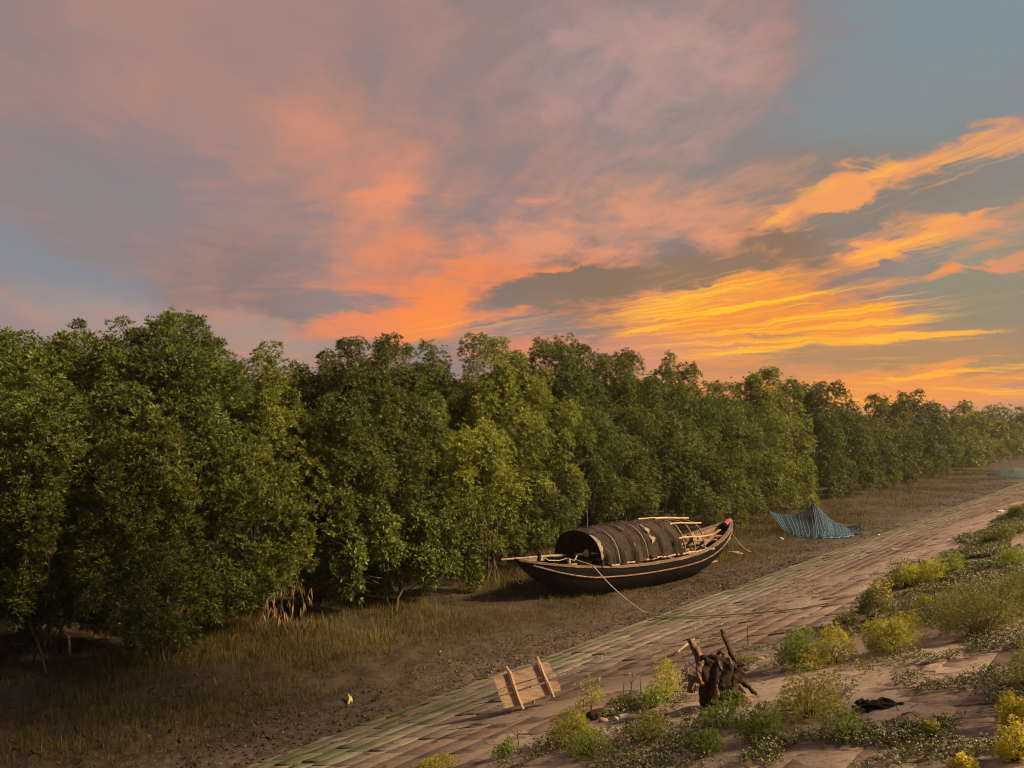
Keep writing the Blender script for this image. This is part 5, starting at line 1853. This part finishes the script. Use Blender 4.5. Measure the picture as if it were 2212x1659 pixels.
# dry stalks
for lab, qx, qy, top, lean_ in (
        ('tall thin dry stalk behind the stump', 1616, 1406, 1354, 0.0), ('leftmost of three dry stalks between board and stump, the thickest', 1345, 1512, 1472, 0.02),
        ('tallest of three dry stalks between board and stump, with a forked tip', 1362, 1502, 1456, 0.03), ('rightmost of three dry stalks between board and stump', 1385, 1497, 1463, -0.01),
        ('short dry stalk just right of the hatch board foot', 1261, 1540, 1514, 0.0), ('branching dry stalk near the bottom edge below the hatch board', 1121, 1612, 1574, -0.02),
        ('dry stalk near the bottom edge, right of the round green weed', 1148, 1640, 1604, 0.02)):
    c, d = on_ground(qx, qy)
    H = (qy - top) * QM * d
    mb = MB().tube([(0, 0, -0.03), (lean_ * 0.5, 0, H * 0.5), (lean_, 0.01, H)], [0.007, 0.006, 0.004], 5, 0.1)
    if 'fork' in lab or 'branch' in lab:
        mb.tube([(lean_ * 0.6, 0, H * 0.6), (lean_ + 0.05, 0.0, H * 0.9)], [0.004, 0.002], 4)
        mb.tube([(lean_ * 0.5, 0, H * 0.5), (lean_ - 0.05, 0.02, H * 0.82)], [0.004, 0.002], 4)
    o = obj('dry_stalk', mb, STEM)
    o.location = c
    tag(o, lab, 'stalk', 'dry stalks standing on the slope')

# ------------------------------------------------------------------ litter
PALE = material('pale_scrap', lambda N: ramp(N, N.noise(ocoord(N), 18, 4, 0.6), [(0.3, (0.42, 0.36, 0.29)), (0.7, (0.72, 0.66, 0.57))]), 0.8, 0.25)
WHITE = material('white_plastic', (0.78, 0.77, 0.75, 1), 0.45, 0.4)
BLACKC = material('black_cloth', lambda N: ramp(N, N.noise(ocoord(N), 14, 5, 0.65), [(0.3, (0.008, 0.007, 0.007)), (0.7, (0.028, 0.023, 0.022))]), 0.95, 0.15)
YEL = material('yellow_leaf_skin', lambda N: ramp(N, N.noise(ocoord(N), 10, 3, 0.6), [(0.3, (0.50, 0.42, 0.10)), (0.7, (0.74, 0.66, 0.30))]), 0.6, 0.3)
PINKS = material('pink_stone', lambda N: ramp(N, N.noise(ocoord(N), 14, 5, 0.65), [(0.3, (0.30, 0.17, 0.12)), (0.7, (0.50, 0.33, 0.26))]), 0.9, 0.2)


def bit(name, label, cat, qx, qy, size, mat, seed=1, rough=0.4, lift=0.3, group=None):
    c, d = on_ground(qx, qy)
    mb = MB().lump((0, 0, size[2] * lift), size, seed, rough, 2.6, 2)
    o = obj(name, mb.mesh(name, True), mat)
    o.location = c
    return tag(o, label, cat, group)


bit('rag', 'pale crumpled rag on the mud between the boat stern and the net', 'rag', 1583, 1195, (0.24, 0.10, 0.055), CANVAS, 5, 0.9)
bit('paper_scrap', 'small white scrap on the mud at the left corner of the blue net', 'litter', 1689, 1165, (0.10, 0.06, 0.05), PALE, 6, 0.5)
bit('plastic_scrap', 'yellowish scrap on the mud beside the foot of the slope past the net', 'litter', 1897, 1156, (0.07, 0.045, 0.03), YEL, 7, 0.5)
bit('dead_leaf', 'fallen bright yellow leaf on the bare mud left of the hatch board', 'leaf', 755, 1517, (0.035, 0.06, 0.075), YEL, 8, 0.6, 0.5)
bit('paper_scrap', 'tiny pale scrap at the tip of the drooping bush on the left', 'litter', 316, 1413, (0.03, 0.03, 0.04), PALE, 9)
bit('stone', 'larger of two flat pale stones behind the airy weed', 'stone', 1643, 1422, (0.05, 0.034, 0.018), PINKS, 10, 0.2)
bit('stone', 'smaller of two flat pale stones, touching the larger at its right', 'stone', 1655, 1418, (0.034, 0.026, 0.016), PINKS, 11, 0.2)
bit('stone', 'small pinkish stone lying left of the white cup', 'stone', 1303, 1557, (0.055, 0.03, 0.025), PINKS, 12, 0.2)
bit('stone', 'pale squarish stone high on the slope near the right edge', 'stone', 2161, 1106, (0.17, 0.10, 0.07), PALE, 13, 0.25)
bit('paper_scrap', 'white scrap on the upper blocks above the orange-yellow flowers', 'litter', 2051, 1199, (0.10, 0.05, 0.06), PALE, 14, 0.5)
bit('paper_scrap', 'thin white strip on the blocks right of the blue net', 'litter', 1933, 1187, (0.16, 0.03, 0.02), PALE, 15, 0.3)
bit('paper_scrap', 'thin white strip among the weeds near the right edge', 'litter', 2176, 1160, (0.18, 0.04, 0.025), PALE, 16, 0.3)
bit('paper_scrap', 'white scrap lying right beside the white cup', 'litter', 1331, 1553, (0.024, 0.02, 0.02), PALE, 17, 0.4)
bit('bark_piece', 'dark curved piece of bark among the weeds left of the stump', 'bark', 1300, 1547, (0.15, 0.06, 0.05), STUMPW, 18, 0.3)
cloth = MB()
for k, (dx, dy, r) in enumerate(((-0.14, 0.0, 0.055), (-0.06, -0.01, 0.07), (0.02, 0.0, 0.065), (0.10, 0.01, 0.065), (0.155, -0.01, 0.04), (0.06, -0.04, 0.055), (-0.02, 0.03, 0.05))):
    cloth.lump((dx, dy, 0.015), (r, r * 0.75, r * 0.55), 40 + k, 0.75, 4.5, 3)
c, d = on_ground(1897, 1528)
o = obj('cloth', cloth.mesh('cloth', True), BLACKC)
o.location = c
tag(o, 'crumpled heap of black cloth lying on the bare blocks', 'cloth')
c, d = on_ground(1349, 1556)
cup = obj('cup', MB().tube([(-0.045, 0, 0.032), (0.045, 0.015, 0.034)], [0.026, 0.030], 14).mesh('cup'), WHITE)
cup.location = c
tag(cup, 'small white plastic cup lying on its side among the weeds', 'cup')


def stick(name, label, q0, q1, r, mat, lift0=0.02, lift1=0.02):
    a, b = on_ground(*q0)[0], on_ground(*q1)[0]
    a.z += lift0
    b.z += lift1
    m = (a + b) / 2 + Vector((0, 0, 0.005))
    o = obj(name, MB().tube([a, m, b], [r, r, r * 0.8], 6, 0.08), mat)
    return tag(o, label, 'stick')


stick('bamboo_stick', 'short pale split bamboo stick pointing up behind the yellow weed', (1463, 1414), (1500, 1398), 0.016, BAMBOO, 0.03, 0.12)
stick('branch', 'long thin brown branch lying on the blocks behind the stump', (1493, 1404), (1602, 1377), 0.010, WORN)
stick('branch', 'curved dead branch on the mud in front of the thin sapling', (640, 1378), (668, 1350), 0.014, BARK, 0.0, 0.12)
stick('branch', 'slanting dead branch stuck in the mud under the dark bush', (360, 1420), (392, 1378), 0.02, BARK, 0.0, 0.25)
c, d = on_ground(513, 1392)
arc = obj('dead_frond', MB().tube([Vector((-0.12, 0, 0.02)), Vector((-0.08, 0, 0.16)), Vector((0.0, 0.02, 0.22)), Vector((0.12, 0.02, 0.21))], [0.018, 0.022, 0.018, 0.008], 6, 0.1, flat=0.4), DRYLEAF)
arc.location = c
tag(arc, 'curled orange-brown dead leaf bent over on the shoots', 'leaf')

# ------------------------------------------------------------------ the damp evening air
def haze():
    hb = MB()
    hb.box((0, 0, 0), (1, 1, 1))
    m = bpy.data.materials.new('haze')
    m.use_nodes = True
    t = m.node_tree
    t.nodes.clear()
    out = t.nodes.new('ShaderNodeOutputMaterial')
    v = t.nodes.new('ShaderNodeVolumePrincipled')
    v.inputs['Color'].default_value = (0.95, 0.86, 0.74, 1)
    v.inputs['Density'].default_value = 0.00045
    v.inputs['Anisotropy'].default_value = 0.2
    t.links.new(v.outputs[0], out.inputs['Volume'])
    o = obj('haze', hb, m, kind='stuff', label='thin warm evening haze hanging over the mud and trees')
    o.scale = (360, 330, 12.5)
    o.location = (20, 125, 12.5 / 2 - 1.6)


haze()
